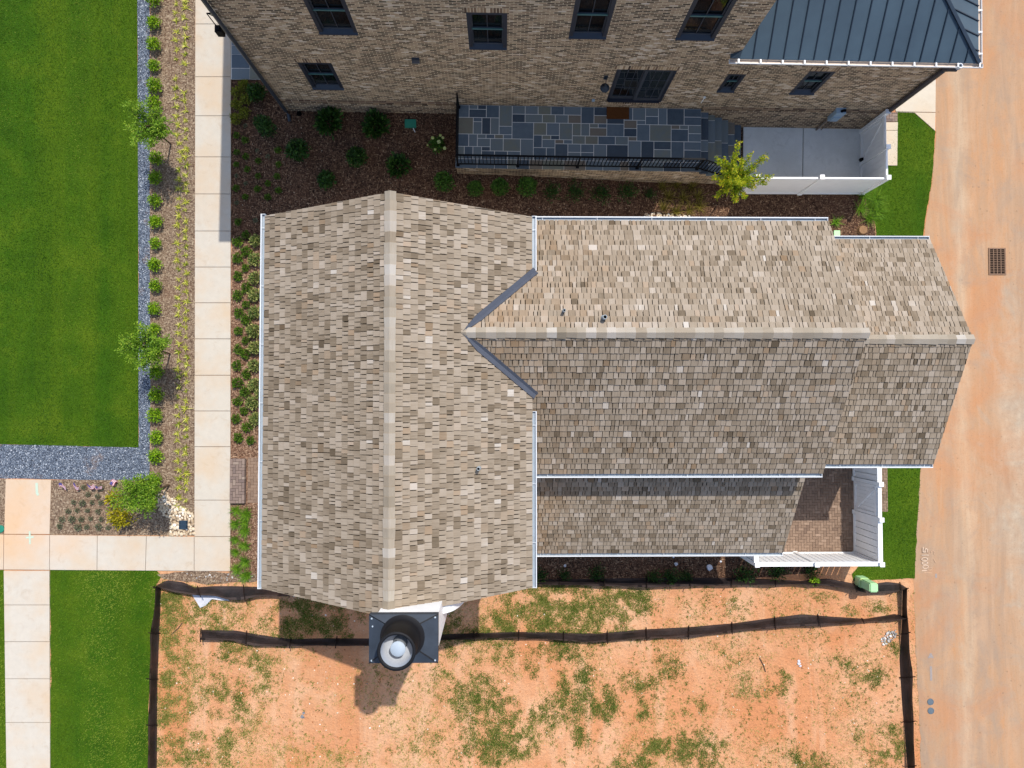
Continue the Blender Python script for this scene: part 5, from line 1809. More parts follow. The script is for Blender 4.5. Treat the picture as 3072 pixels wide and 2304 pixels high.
# front bed of the shingled house
gt = [(145, 195), (250, 305), (145, 395), (238, 515), (145, 612), (250, 755), (150, 855), (248, 965), (160, 1080), (253, 1160), (155, 1297), (240, 1415), (150, 1525), (240, 1590), (240, 100)]
gt = [cp(c, 680, 680, 4.1475) for c in gt] + [cp(c, 680, 1060, 4.88) for c in ((155, 175), (295, 305), (160, 435), (275, 560), (170, 705), (255, 840), (145, 955), (305, 1080), (175, 1230), (355, 1275))]
gt = sorted({(round(x), round(y)) for x, y in gt}, key=lambda p: p[1])
gm = [ball(60 + i, 240, 0.145, 0.2, 0.075, 'leaf_mid', 0.35, 0.5) for i in range(3)]
last = None; k = 0
for x, y in gt:
    if last and abs(y - last[1]) < 8 and abs(x - last[0]) < 8:
        continue
    last = (x, y); k += 1
    q = PG(x, y, 0.08)
    put('low_shrub', gm[k % 3], q.x, q.y, 'low dark green mound in the red front bed, %s from the top of the bed' % ordinal(k), 'shrub', 'low green mounds in the front bed', rg, 0.85 if k % 4 == 1 else 1.0, 0.018)
vg = [cp(c, 680, 680, 4.1475) for c in ((365, 180), (355, 410), (355, 640), (350, 850), (350, 1065), (345, 1300), (355, 1510))] + [cp(c, 680, 1060, 4.88) for c in ((410, 175), (415, 460), (480, 590), (385, 720), (420, 960))]
vm = [ball(70 + i, 330, 0.19, 0.32, 0.09, 'leaf_variegated', 0.3, 0.4) for i in range(3)]
for i, (x, y) in enumerate(vg):
    q = PG(x, y, 0.15)
    put('variegated_shrub', vm[i % 3], q.x, q.y, 'cream and green variegated shrub beside the west gutter, %s from the top' % ordinal(i + 1), 'shrub', 'variegated shrubs by the house wall', rg, 0.8 if i == 9 else 1.0, 0.018)
gr = [cp(c, 680, 1400, 4.608) for c in ((130, 605), (270, 660), (120, 800), (250, 770), (250, 890), (120, 1010), (245, 1100), (120, 1185), (260, 1320), (135, 1420), (265, 1510))]
gb_ = [tuft(80 + i, 130, 0.33, 0.017, 'blade_bright', 0.32, 1.1, 0.06) for i in range(3)]
for i, (x, y) in enumerate(gr):
    q = PG(x, y, 0.08)
    put('grass_clump', gb_[i % 3], q.x, q.y, 'bright green arching grass clump below the paver step, %s from the step' % ordinal(i + 1), 'grass clump', 'grass clumps below the paver step', rg, 0.78 if i in (7, 5) else 0.95, 0.018)

# lavender starts in the south-west bed
sg = [cp(c, 150, 1400, 4.916) for c in ((500, 535), (770, 525), (640, 520), (570, 640), (420, 640), (290, 650), (480, 770), (610, 760), (195, 770), (165, 870), (430, 885), (560, 885), (740, 880), (775, 300), (515, 300), (575, 405), (720, 430), (875, 890), (1015, 880), (350, 770), (370, 520), (780, 765), (730, 650))]
sg.sort(key=lambda p: (round(p[1] / 22), p[0]))
sm_ = [ball(90 + i, 110, 0.10, 0.15, 0.06, 'leaf_sage', 0.4, 0.6) for i in range(3)]
for i, (x, y) in enumerate(sg):
    q = PG(x, y)
    put('sage_seedling', sm_[i % 3], q.x, q.y, 'tiny grey-green seedling in the brown bed by the flags, %s reading row by row' % ordinal(i + 1), 'seedling', 'grey-green seedlings in the brown bed', rg, rg.uniform(0.6, 0.95), 0.016)

# shaded bed between the houses
yg = [((733, 258), 1.0), ((713, 278), 0.9), ((739, 298), 0.9), ((709, 316), 0.85), ((735, 340), 1.0), ((709, 358), 0.85)]
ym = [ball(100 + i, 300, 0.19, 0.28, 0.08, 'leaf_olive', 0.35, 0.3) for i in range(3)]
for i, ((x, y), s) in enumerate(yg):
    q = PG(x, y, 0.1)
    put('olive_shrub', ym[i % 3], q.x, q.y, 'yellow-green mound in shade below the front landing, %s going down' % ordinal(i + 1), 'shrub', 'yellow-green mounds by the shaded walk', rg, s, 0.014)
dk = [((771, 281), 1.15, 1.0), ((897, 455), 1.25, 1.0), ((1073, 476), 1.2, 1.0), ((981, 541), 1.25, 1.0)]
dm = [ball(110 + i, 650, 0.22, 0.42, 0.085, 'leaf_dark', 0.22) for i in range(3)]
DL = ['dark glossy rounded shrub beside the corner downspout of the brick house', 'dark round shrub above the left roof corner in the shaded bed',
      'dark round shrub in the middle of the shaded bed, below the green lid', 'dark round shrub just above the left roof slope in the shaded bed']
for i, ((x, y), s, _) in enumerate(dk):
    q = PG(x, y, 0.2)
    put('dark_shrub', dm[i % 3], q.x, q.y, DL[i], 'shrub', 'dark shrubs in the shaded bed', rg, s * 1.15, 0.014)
q = PG(796, 381, 0.25)
put('hedge_shrub', ball(118, 900, 0.30, 0.62, 0.085, 'leaf_dark', 0.2), q.x, q.y, 'large oblong dark hedge shrub in the shaded bed near the walk', 'shrub', None, rg, 1, 0.014, (1.35, 0.95, 1.0)).rotation_euler = (0, 0, -0.75)
sp_ = [ball(120 + i, 520, 0.33, 0.45, 0.16, 'leaf_dark', 0.4, 1.4) for i in range(3)]
SP = [((990, 368), 'spiky dark green shrub against the brick wall nearest the corner'), ((1129, 382), 'spiky dark green shrub against the brick wall nearest the green lid'), ((1195, 500), 'spiky dark green shrub above the ridge end of the shingle roof')]
for i, ((x, y), l) in enumerate(SP):
    q = PG(x, y, 0.15)
    put('spiky_shrub', sp_[i], q.x, q.y, l, 'shrub', 'spiky shrubs in the shaded bed', rg, (1.05, 1.1, 0.95)[i], 0.014)
cm = [ball(130 + i, 1100, 0.285, 0.85, 0.075, 'leaf_conifer', 0.16, 0.2, 2.0) for i in range(2)]
CL = ['first and bulkiest', 'second and narrowest', 'third', 'fourth']
for i, (x, y) in enumerate(((1333, 549), (1426, 566), (1500, 563), (1581, 563))):
    q = PG(x, y, 0.45)
    put('conifer_shrub', cm[i % 2], q.x, q.y, '%s of four upright green conifers below the terrace, counted from the left' % CL[i], 'shrub', 'upright conifers below the terrace', rg, (1.08, 0.86, 0.98, 1.02)[i], 0.014)
em = [ball(140 + i, 420, 0.30, 0.30, 0.08, 'leaf_dark', 0.75, 0.2, 2.6) for i in range(3)]
for i, (x, y) in enumerate(((1656, 577), (1727, 577), (1805, 583), (1881, 577), (1948, 582))):
    q = PG(x, y, 0.1)
    put('loose_shrub', em[i % 3], q.x, q.y, 'loose straggling dark shrub under the terrace wall, %s from the conifers' % ordinal(i + 1), 'shrub', 'straggling shrubs under the terrace wall', rg, (0.95, 1.05, 1.0, 1.0, 0.7)[i], 0.014)
hb = []
sprs = [(155, 130), (345, 220), (575, 90), (805, 220), (1010, 90), (600, 310), (150, 380), (370, 480), (1020, 380), (600, 620), (150, 610), (990, 630), (340, 770), (800, 770), (145, 880), (590, 890), (1020, 920), (800, 1060), (340, 1050), (150, 1170), (190, 1570), (540, 1540)]
sprs = [cp(c, 690, 440, 6.9125) for c in sprs] + [cp(c, 690, 220, 6.9125) for c in ((150, 1300), (330, 1100), (330, 1400))]
sprs.sort(key=lambda p: (round(p[1] / 20), p[0]))
for i, (x, y) in enumerate(sprs):
    q = PG(x, y)
    put('dark_seedling', sm_[i % 3] if i % 4 == 0 else gm[i % 3], q.x, q.y, 'small dark seedling in the shaded bed by the walk, %s reading row by row' % ordinal(i + 1), 'seedling', 'dark seedlings in the shaded bed', rg, 0.62, 0.014)
og = [tuft(150 + i, 70, 0.42, 0.012, 'blade_straw', 0.14, 1.2, 0.06) for i in range(3)]
ogl = [(1985, 560), (2030, 556), (2075, 562), (2005, 590), (2050, 592), (2095, 590), (1990, 622), (2030, 634), (2068, 630), (2100, 618)]
for i, (x, y) in enumerate(ogl):
    q = PG(x, y, 0.1)
    put('straw_grass', og[i % 3], q.x, q.y, 'thin olive ornamental grass below the terrace end, %s reading row by row' % ordinal(i + 1), 'grass clump', 'olive grasses between terrace and roof', rg, 1.0, 0.014)
eg = [((2590, 590), 'sprawling green grass clump at the foot of the white fence corner'), ((2580, 628), 'sprawling green grass clump nearest the tree stump'), ((2622, 600), 'sprawling green grass clump touching the mown strip'), ((2630, 632), 'sprawling pale grass clump between stump and mown strip'), ((2605, 655), 'sprawling grass clump just above the tree stump')]
ebm = [tuft(160 + i, 120, 0.46, 0.014, 'blade_bright', 0.16, 0.9, 0.08) for i in range(2)]
for i, ((x, y), l) in enumerate(eg):
    q = PG(x, y)
    put('grass_clump', ebm[i % 2], q.x, q.y, l, 'grass clump', 'grass clumps below the white fence corner', rg, 0.95, 0.014)
q = PG(2505, 668)
put('spiky_tuft', tuft(170, 60, 0.30, 0.022, 'blade_bright', 0.22, 0.9, 0.03), q.x, q.y, 'blue-green spiky tuft at the end of the north gutter', 'tuft', None, rg, 1, 0.014)
# south bed in the shade of the house
sb = [((1622, 1727), .8), ((1695, 1725), .8), ((1790, 1722), 1.1), ((1960, 1732), 1.0), ((2010, 1730), 1.1), ((2235, 1722), 1.2), ((2330, 1715), 1.1), ((2430, 1712), 1.0), ((2060, 1728), .8)]
sb.sort()
for i, ((x, y), s) in enumerate(sb):
    q = PG(x, y, 0.12)
    put('shade_shrub', em[i % 3], q.x, q.y, 'dark shrub along the silt fence south of the house, %s from the left' % ordinal(i + 1), 'shrub', 'dark shrubs along the south silt fence', rg, s * 0.8, 0.014)
q = PG(2443, 1741, 0.2)
put('pale_shrub', ball(175, 200, 0.15, 0.35, 0.07, 'leaf_boxwood', 0.4), q.x, q.y, 'small sunlit pale green shrub leaning over the silt fence near the green pedestal', 'shrub', None, rg, 1, 0.014)
# hydrangea with lime blooms
def hydrangea():
    q = PG(1312, 436, 0.2)
    root = thing('hydrangea', 'hydrangea with lime-white flower heads beside the terrace', 'shrub', (q.x, q.y, ground(q.x) + 0.014))
    o = bpy.data.objects.new('foliage', ball(180, 320, 0.24, 0.42, 0.11, 'leaf_conifer', 0.25)); C.objects.link(o); o.parent = root
    r2 = random.Random(5)
    for cx, cy, s in ((1526, 1190, 1.0), (1593, 1170, 0.8), (1615, 1190, 0.85), (1580, 1225, 1.15), (1482, 1255, 0.55), (1630, 1280, 1.0), (1548, 1292, 0.75)):
        w = PG(cx / 2.88 + 768, cy / 2.88, 0.45)
        b = MB()
        for _ in range(110):
            d = rdir(r2, -0.2)
            b.leaf(Vector((0, 0, 0)) + d * 0.052 * s, (d.cross(rdir(r2, -1))).normalized(), d, 0.036 * s, 0.034 * s, r2.random())
        f = b.build('bloom', 'bloom_lime', root)
        f.location = (w.x - q.x, w.y - q.y, 0.44)
hydrangea()

# ------------------------------------------------------------------ trees
def tree(name, label, base_px, crown_px, hcrown, seed, nbr, spread, leaf, nleaf, mat, trunk_r=0.025, tips=None, cat='tree', loose=0.2, group=None):
    rg = random.Random(seed)
    bq = PG(*base_px)
    cq = P(crown_px[0], crown_px[1], hcrown)
    root = thing(name, label, cat, (bq.x, bq.y, ground(bq.x)), 0, group)
    lean = Vector((cq.x - bq.x, cq.y - bq.y, hcrown - ground(bq.x)))
    t = MB()
    trunk = [Vector((0, 0, -0.05)), lean * 0.35 + Vector((0.02, 0.01, 0)), lean * 0.7, lean * 1.0]
    t.tube(trunk, [trunk_r, trunk_r * 0.85, trunk_r * 0.6, trunk_r * 0.35], 8)
    tl = []
    for i in range(nbr):
        if tips:
            tp = tips[i]
            w = P(tp[0], tp[1], tp[2])
            end = Vector((w.x - bq.x, w.y - bq.y, tp[2] - ground(bq.x)))
            st = lean * rg.uniform(0.45, 0.8)
        else:
            a = 2 * math.pi * (i * 0.618 + rg.uniform(-.06, .06))
            st = lean * rg.uniform(0.4, 0.95)
            r = spread * rg.uniform(0.55, 1.1)
            end = lean + Vector((math.cos(a) * r, math.sin(a) * r * 0.9, rg.uniform(-0.5, 0.5) * spread))
        mid = st.lerp(end, 0.5) + Vector((rg.uniform(-.06, .06), rg.uniform(-.06, .06), -0.04))
        t.tube([st, mid, end], [trunk_r * 0.45, trunk_r * 0.3, trunk_r * 0.12], 5)
        tl.append((st, mid, end))
    t.build('trunk', 'bark', root)
    b = MB()
    for _ in range(nleaf):
        st, mid, end = rg.choice(tl)
        u = rg.uniform(0.15, 1.05)
        p = (st.lerp(mid, u * 2) if u < 0.5 else mid.lerp(end, (u - 0.5) * 2))
        off = rdir(rg, -1) * (loose * (1.25 - 0.55 * u) * rg.random() ** 0.6)
        p = p + off
        axis = (end - st).normalized()
        dd = (axis * 0.7 + rdir(rg, -1) * 0.8 + Vector((0, 0, -0.15))).normalized()
        up = (Vector((0, 0, 1)) + rdir(rg, -1) * 0.7).normalized()
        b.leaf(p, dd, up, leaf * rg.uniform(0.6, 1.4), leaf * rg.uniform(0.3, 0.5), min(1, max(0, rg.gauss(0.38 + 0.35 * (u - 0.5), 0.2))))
    b.build('crown', mat, root)
    return root
tree('young_tree', 'young feathery tree overhanging the lawn at the top of the gravel strip', (512, 432), (434, 373), 2.5, 1, 24, 0.74, 0.085, 5000, 'leaf_spring', 0.03, loose=0.25, group='feathery young trees along the gravel')
tree('young_tree', 'young feathery tree overhanging the lawn at the middle of the gravel strip', (510, 1062), (428, 1037), 2.5, 2, 22, 0.72, 0.085, 4500, 'leaf_spring', 0.03, loose=0.25, group='feathery young trees along the gravel')
tree('young_tree', 'young bright green feathery tree above the pale stone drain bed', (508, 1455), (407, 1490), 2.1, 3, 26, 0.68, 0.085, 5600, 'leaf_spring', 0.035, loose=0.26, group='feathery young trees along the gravel')
q = PG(368, 1548, 0.3)
put('gold_shrub', ball(190, 620, 0.36, 0.7, 0.10, 'leaf_gold', 0.45, 0.2, 2.4), q.x, q.y, 'golden yellow shrub under the bright feathery tree', 'shrub', None, rg, 1, 0.016)
q = PG(346, 1498, 0.3)
put('gold_shrub', ball(191, 300, 0.24, 0.6, 0.10, 'leaf_gold', 0.5, 0.3, 2.4), q.x, q.y, 'golden sprig reaching left out of the bright feathery tree', 'shrub', None, rg, 1, 0.016)
TIPS = [(2214, 432, 3.6), (2205, 462, 3.3), (2153, 477, 3.0), (2170, 510, 2.8), (2250, 468, 3.1), (2294, 471, 3.2), (2262, 505, 2.8), (2303, 531, 2.6), (2292, 548, 2.4), (2148, 532, 2.6), (2163, 552, 2.4), (2150, 588, 2.0), (2180, 572, 2.3), (2207, 597, 1.9), (2235, 588, 1.9), (2232, 548, 3.2), (2205, 505, 3.4), (2190, 540, 2.9), (2215, 540, 3.4), (2250, 535, 2.9), (2175, 480, 2.6), (2225, 480, 3.3), (2262, 560, 2.2)]
tree('yellow_tree', 'young tree with bright yellow-green leaves by the foot of the terrace steps', (2185, 562), (2212, 530), 2.6, 4, len(TIPS), 0.8, 0.085, 5600, 'leaf_maple', 0.035, TIPS, loose=0.155)

# ------------------------------------------------------------------ grass
rgn = np.random.default_rng(5)
def world_poly(px):
    return [(PG(*p).x, PG(*p).y) for p in px]
def lawn_blades(px, name, dens, seed, bias=0.0):
    poly = world_poly(px)
    poly = [(max(-19.5, min(20, x)), max(-14.5, min(15.2, y))) for x, y in poly]
    X, Y = scatter(poly, dens, seed)
    pts = np.stack([X, Y, ground_np(X) + 0.012], 1)
    r = np.random.default_rng(seed)
    s1 = np.array([noise.noise(Vector((x * 0.9, y * 0.05, 1.0))) for x, y in zip(X[::1], Y[::1])]) if len(X) < 200000 else 0
    s2 = np.array([noise.noise(Vector((x * 0.55, y * 0.55, 7.0))) for x, y in zip(X, Y)])
    v = np.clip(0.42 + bias + 0.5 * s1 + 0.28 * s2 + r.normal(0, 0.13, len(X)), 0, 1)
    o = blades_np(name, pts, 0.055, 0.016, 'lawn_blade', seed, 0.75, v)
    return o
lawn_blades(LAWN_NW, 'lawn_grass', 750, 21)
lawn_blades(LAWN_SW, 'lawn_grass', 800, 22, 0.40)
lawn_blades(LAWN_SL, 'lawn_grass', 800, 24, 0.30)
lawn_blades(LAWN_E, 'lawn_grass', 900, 23, 0.10)

# weeds and thin turf on the bare clay lot
CLAY = world_poly([(486, 1745), (2700, 1745), (2712, 1860), (2690, 2000), (2715, 2320), (470, 2320), (476, 1900)])
PATCH = [  # px, py, rx, ry, density weight, yellowness
    (1720, 1830, 215, 72, 1.0, 0.30), (1620, 1800, 90, 50, 0.55, 0.3), (1900, 1790, 55, 45, 0.8, 0.25), (1660, 1880, 130, 25, 0.7, .2), (1440, 1885, 110, 28, 0.8, 0.2),
    (1350, 1930, 60, 35, 0.6, 0.2), (1500, 1950, 110, 45, 0.5, 0.2), (1440, 2100, 75, 65, 0.95, 0.1), (1475, 2230, 95, 60, 0.95, 0.1), (1330, 2060, 40, 60, 0.4, 0.2), (1315, 2215, 40, 40, 0.35, 0.2),
    (1700, 1950, 75, 35, 0.8, 0.1), (1755, 2045, 28, 55, 1.0, 0.05), (1685, 2060, 18, 45, 0.9, 0.1), (1720, 2130, 110, 45, 0.8, 0.1), (1820, 2110, 35, 50, 0.8, 0.15), (1745, 2210, 24, 40, 0.9, 0.2),
    (1580, 2010, 35, 25, 0.7, 0.1), (1570, 2200, 80, 60, 0.6, 0.2), (1920, 2060, 60, 45, 0.65, 0.2), (1930, 2130, 28, 28, 0.9, 0.2), (2010, 2000, 40, 35, 0.7, 0.1), (2060, 2235, 110, 40, 0.85, 0.25),
    (1950, 2250, 70, 40, 0.6, 0.3), (2080, 2120, 35, 30, 0.6, 0.2), (2100, 2290, 60, 30, 0.7, 0.2), (1900, 2290, 90, 25, 0.8, 0.3), (2250, 2060, 60, 40, 0.4, 0.5), (2180, 1960, 60, 40, 0.3, 0.4), (2350, 2050, 25, 40, 0.6, 0.3),
    (2390, 2265, 25, 25, 0.9, 0.2), (2450, 2290, 60, 30, 0.6, 0.3), (2530, 1990, 40, 25, 0.5, 0.2), (2625, 2020, 40, 40, 0.75, 0.15), (2680, 1945, 22, 25, 0.9, 0.3), (2560, 2020, 30, 30, 0.4, 0.3), (2680, 2200, 40, 45, 0.5, 0.4), (2580, 2200, 25, 25, 0.5, 0.3),
    (2620, 1830, 50, 25, 0.6, 0.45), (2480, 1800, 45, 25, 0.5, 0.5), (2545, 1838, 30, 20, 0.5, 0.5), (2690, 2260, 30, 40, 0.5, .5), (2665, 2260, 60, 30, 0.5, .4),
    (500, 1790, 40, 45, 0.7, 0.35), (560, 1830, 70, 60, 0.7, 0.4), (640, 1850, 50, 45, 0.6, 0.3), (700, 1830, 50, 45, 0.45, 0.4), (500, 1900, 30, 120, 0.8, 0.45), (560, 1970, 60, 50, 0.4, 0.5), (720, 1945, 70, 40, 0.7, 0.15),
    (500, 2060, 35, 110, 0.75, 0.4), (650, 2090, 45, 55, 0.6, 0.2), (720, 2100, 20, 50, 0.95, 0.05), (560, 2080, 60, 70, 0.45, 0.4), (520, 2230, 60, 80, 0.5, 0.35), (620, 2260, 90, 50, 0.55, 0.3), (740, 2210, 50, 70, 0.4, 0.3), (690, 2230, 35, 40, 0.6, 0.2),
    (800, 1980, 50, 40, 0.6, 0.2), (790, 2060, 30, 50, 0.5, 0.2), (850, 1880, 90, 50, 0.5, 0.2), (960, 1860, 110, 60, 0.75, 0.15), (900, 1810, 60, 40, 0.5, .15), (1120, 2000, 50, 25, 0.25, 0.2),
    (1010, 1965, 50, 15, .2, .3), (1940, 1905, 80, 20, .5, .3), (1780, 1915, 120, 18, .6, .2), (640, 1900, 60, 16, .5, .3), (2200, 1820, 60, 40, .2, .4), (2350, 1830, 40, 30, .15, .4), (2120, 1800, 80, 40, .12, .3),
    (1360, 1820, 30, 60, .3, .2), (1380, 1990, 40, 40, .3, .2), (880, 2250, 60, 40, .25, .5), (1020, 2280, 90, 25, .4, .4), (1250, 2250, 50, 30, .3, .3), (1530, 2120, 30, 40, .5, .2)]
def weeds():
    r = np.random.default_rng(77)
    pl = []; rv = []
    def clump(x, y, size, n, yel):
        a = r.normal(0, size, (n, 2))
        pl.append(np.stack([x + a[:, 0], y + a[:, 1], np.full(n, ground(x) + 0.004)], 1))
        rv.append(np.clip(r.normal(0.34 + 0.55 * yel, 0.17, n), 0, 1))
    for (px, py, rx, ry, w, yel) in PATCH:
        q = PG(px, py)
        sx, sy = rx / 83.5, ry / 83.5
        n = int(sx * sy * 3.14 * 260 * w)
        for _ in range(n):
            a = r.uniform(0, 2 * math.pi); d = 1.2 * r.random() ** 0.62
            x, y = q.x + math.cos(a) * d * sx, q.y + math.sin(a) * d * sy
            nz = noise.noise(Vector((x * 2.2, y * 2.2, 5))) + 0.6 * noise.noise(Vector((x * 6, y * 6, 2)))
            if nz < 0.12 - 0.75 * w * (1 - d * 0.75):
                continue
            clump(x, y, 0.060, int(r.integers(9, 20)), yel + 0.05 + r.normal(0, 0.13))
    # lone sprigs everywhere, thicker to the south and east
    X, Y = scatter(CLAY, 60, 3)
    for x, y in zip(X, Y):
        d = noise.noise(Vector((x * 0.45, y * 0.45, 9))) + 0.5 * noise.noise(Vector((x * 1.7, y * 1.7, 4)))
        south = min(1, max(0, (-y - 8.5) / 4)) * 0.35
        if r.random() < max(0.0, 0.22 + d * 0.8 + south) * 0.8:
            clump(x, y, 0.022, int(r.integers(3, 10)), 0.35 + r.normal(0, 0.28))
    pts = np.concatenate(pl); rr = np.concatenate(rv)
    blades_np('weeds', pts, 0.075, 0.015, 'weed', 31, 0.95, rr)
    # a litter of straw-coloured thatch
    X, Y = scatter(CLAY, 330, 8)
    keep = np.array([noise.noise(Vector((x * 0.5, y * 0.5, 21))) + 0.5 * noise.noise(Vector((x * 2.5, y * 2.5, 6))) for x, y in zip(X, Y)]) > 0.02
    X, Y = X[keep], Y[keep]
    blades_np('straw_thatch', np.stack([X, Y, ground_np(X) + 0.006], 1), 0.10, 0.012, 'weed', 32, 1.6, np.clip(np.where(r.random(len(X)) < 0.4, r.normal(0.58, 0.12, len(X)), r.normal(0.88, 0.08, len(X))), 0, 1))
weeds()
# thin turf in the shade of the gable and straggly edges
X, Y = scatter(world_poly([(2722, 1770), (2745, 1765), (2752, 2000), (2765, 2310), (2748, 2310), (2735, 2020)]), 160, 9)
blades_np('weeds', np.stack([X, Y, ground_np(X) + 0.004], 1), 0.08, 0.015, 'weed', 33, 0.95, np.random.default_rng(1).uniform(0.3, 1, len(X)))

# loose bark chips on the beds
def chips(name, px, dens, seed, z):
    X, Y = scatter(world_poly(px), dens, seed)
    r = np.random.default_rng(seed)
    blades_np(name, np.stack([X, Y, ground_np(X) + z + 0.004], 1), 0.055, 0.018, 'chips', seed, 2.0, np.clip(r.normal(0.5, 0.25, len(X)), 0, 1))
chips('bark_chips', [(698, 725), (782, 728), (782, 1368), (698, 1368)], 260, 41, 0.018)
chips('bark_chips', [(698, 1512), (782, 1512), (782, 1738), (698, 1738)], 300, 42, 0.018)
chips('bark_chips', [(698, 245), (868, 345), (1360, 350), (1368, 530), (2120, 560), (2560, 590), (2520, 690), (800, 728), (698, 720)], 110, 43, 0.014)
chips('bark_chips', [(456, -40), (584, -40), (583, 1430), (520, 1430), (456, 1430)], 110, 44, 0.016)
chips('bark_chips', [(158, 1445), (440, 1445), (440, 1600), (158, 1600)], 110, 45, 0.016)
chips('bark_chips', [(1605, 1668), (2300, 1668), (2300, 1732), (1605, 1732)], 120, 46, 0.014)
chips('bark_chips', [(2530, 620), (2620, 640), (2618, 715), (2520, 700)], 260, 47, 0.014)

# ------------------------------------------------------------------ stones
def stones(name, px, dens, smin, smax, mat, seed, z=0.0, pile=0.0):
    poly = world_poly(px)
    rg = random.Random(seed)
    X, Y = scatter(poly, dens, seed)
    b = MB()
    ico = []
    bm = bmesh.new(); bmesh.ops.create_icosphere(bm, subdivisions=2, radius=1.0)
    V0 = [v.co.copy() for v in bm.verts]; F0 = [[v.index for v in f.verts] for f in bm.faces]; bm.free()
    taken = []
    for x, y in zip(X, Y):
        s = rg.uniform(smin, smax)
        if any((x - a) ** 2 + (y - c) ** 2 < ((s + d) * 0.70) ** 2 for a, c, d in taken):
            continue
        taken.append((x, y, s))
        sx, sy, sz = s * rg.uniform(0.9, 1.35), s * rg.uniform(0.7, 1.0), s * rg.uniform(0.5, 0.75)
        a = rg.uniform(0, 6.28); ca, sa = math.cos(a), math.sin(a)
        i = len(b.v); ph = rg.uniform(0, 50)
        zz = ground(x) + z + sz * 0.45 + pile * rg.random()
        for v in V0:
            k = 1 + 0.22 * noise.noise(v * 1.4 + Vector((ph, 0, 0)))
            u, w = v.x * sx * k, v.y * sy * k
            b.v.append((x + u * ca - w * sa, y + u * sa + w * ca, zz + v.z * sz * k))
        r = min(1, max(0, rg.gauss(0.55, 0.25)))
        for f in F0:
            b.f.append(tuple(i + q for q in f)); b.m.append(0); b.r.append(r)
    o = b.build(name, mat, None, True)
    return struct(o, 'stuff')
ROCK = [(430, 1443), (462, 1448), (475, 1462), (500, 1470), (510, 1492), (530, 1500), (545, 1520), (565, 1528), (583, 1545), (583, 1604), (513, 1604), (512, 1580), (510, 1558), (492, 1545), (475, 1520), (470, 1500), (478, 1480), (455, 1465), (432, 1460)]
stones('river_rocks', ROCK, 4200, 0.04, 0.085, 'river_rock', 51, 0.014)
stones('rubble_pile', [(2640, 1918), (2660, 1895), (2685, 1890), (2690, 1905), (2672, 1928), (2650, 1935)], 900, 0.025, 0.06, 'rubble', 52, 0, 0.04)
stones('rubble_pile', [(560, 1720), (690, 1718), (760, 1730), (690, 1745), (600, 1740)], 110, 0.012, 0.04, 'rubble', 53)
rnd_mat('clod', [(0, (150, 96, 62)), (0.5, (190, 132, 90)), (1, (214, 168, 128))], 0.95, 0.1)
stones('clay_clods', [(480, 1780), (2690, 1790), (2690, 2310), (470, 2310)], 7.0, 0.010, 0.034, 'clod', 57)
stones('loose_pebbles', [(480, 1780), (2690, 1790), (2690, 2310), (470, 2310)], 2.2, 0.008, 0.03, 'river_rock', 54)
stones('stone_edging', [(1930, 640), (1985, 640), (2075, 648), (2075, 656), (1930, 652)], 260, 0.03, 0.06, 'river_rock', 55)

# ------------------------------------------------------------------ small things
def drain_grate(px0, px1, label, nx, ny, z=0.0, mat='grate_iron', frame=0.05):
    a, c = PG(*px0), PG(*px1)
    x0, x1 = min(a.x, c.x), max(a.x, c.x); y0, y1 = min(a.y, c.y), max(a.y, c.y)
    g = ground(x0) + 0.004 + z
    root = thing('drain_grate', label, 'drain', ((x0 + x1) / 2, (y0 + y1) / 2, g), 0, None, True)
    b = MB()
    b.box(x0, x1, y0, y1, g - 0.0, g + 0.006)
    b.build('opening', 'hole', root)
    b = MB()
    h0, h1 = g + 0.008, g + 0.03
    b.box(x0, x0 + frame, y0, y1, h0, h1); b.box(x1 - frame, x1, y0, y1, h0, h1)
    b.box(x0 + frame, x1 - frame, y0, y0 + frame, h0, h1); b.box(x0 + frame, x1 - frame, y1 - frame, y1, h0, h1)
    w = x1 - x0 - 2 * frame; hh = y1 - y0 - 2 * frame
    for i in range(1, nx):
        x = x0 + frame + w * i / nx
        b.box(x - 0.012, x + 0.012, y0 + frame, y1 - frame, h0, h1 - 0.002)
    for j in range(1, ny):
        y = y0 + frame + hh * j / ny
        b.box(x0 + frame, x1 - frame, y - 0.0085, y + 0.0085, h0, h1 - 0.004)
    b.build('grate', mat, root)
drain_grate((2964, 744), (3017, 825), 'rusty rectangular storm drain grate set in the dusty alley', 4, 14)
plain('blue_grate', (46, 66, 84), 0.5, 0.4)
drain_grate((541, 1560), (566, 1586), 'small square blue-grey drain grate among the pale river stones', 7, 2, 0.075, 'blue_grate', 0.02)

def valve(px, py, label, mat, r, group=None, h=0.02, name='valve_cover'):
    q = PG(px, py)
    g = ground(q.x)
    b = MB()
    b.lathe(q.x, q.y, [(r, g), (r, g + h), (r * 0.86, g + h + 0.004), (r * 0.84, g + h - 0.004), (r * 0.5, g + h - 0.002), (0.02, g + h)], 24, 0)
    o = b.build(name, mat)
    return tag(o, label, 'valve cover', group)
valve(2791, 2105, 'round grey valve cover in the alley, the upper of the pair', 'valve_lid', 0.12, 'round valve covers in the alley')
valve(2792, 2132, 'round grey valve cover in the alley, the lower of the pair', 'valve_lid', 0.12, 'round valve covers in the alley')
valve(4, 1586, 'round green irrigation valve cover in the bed at the left edge', 'green_plastic', 0.13, None, 0.06)

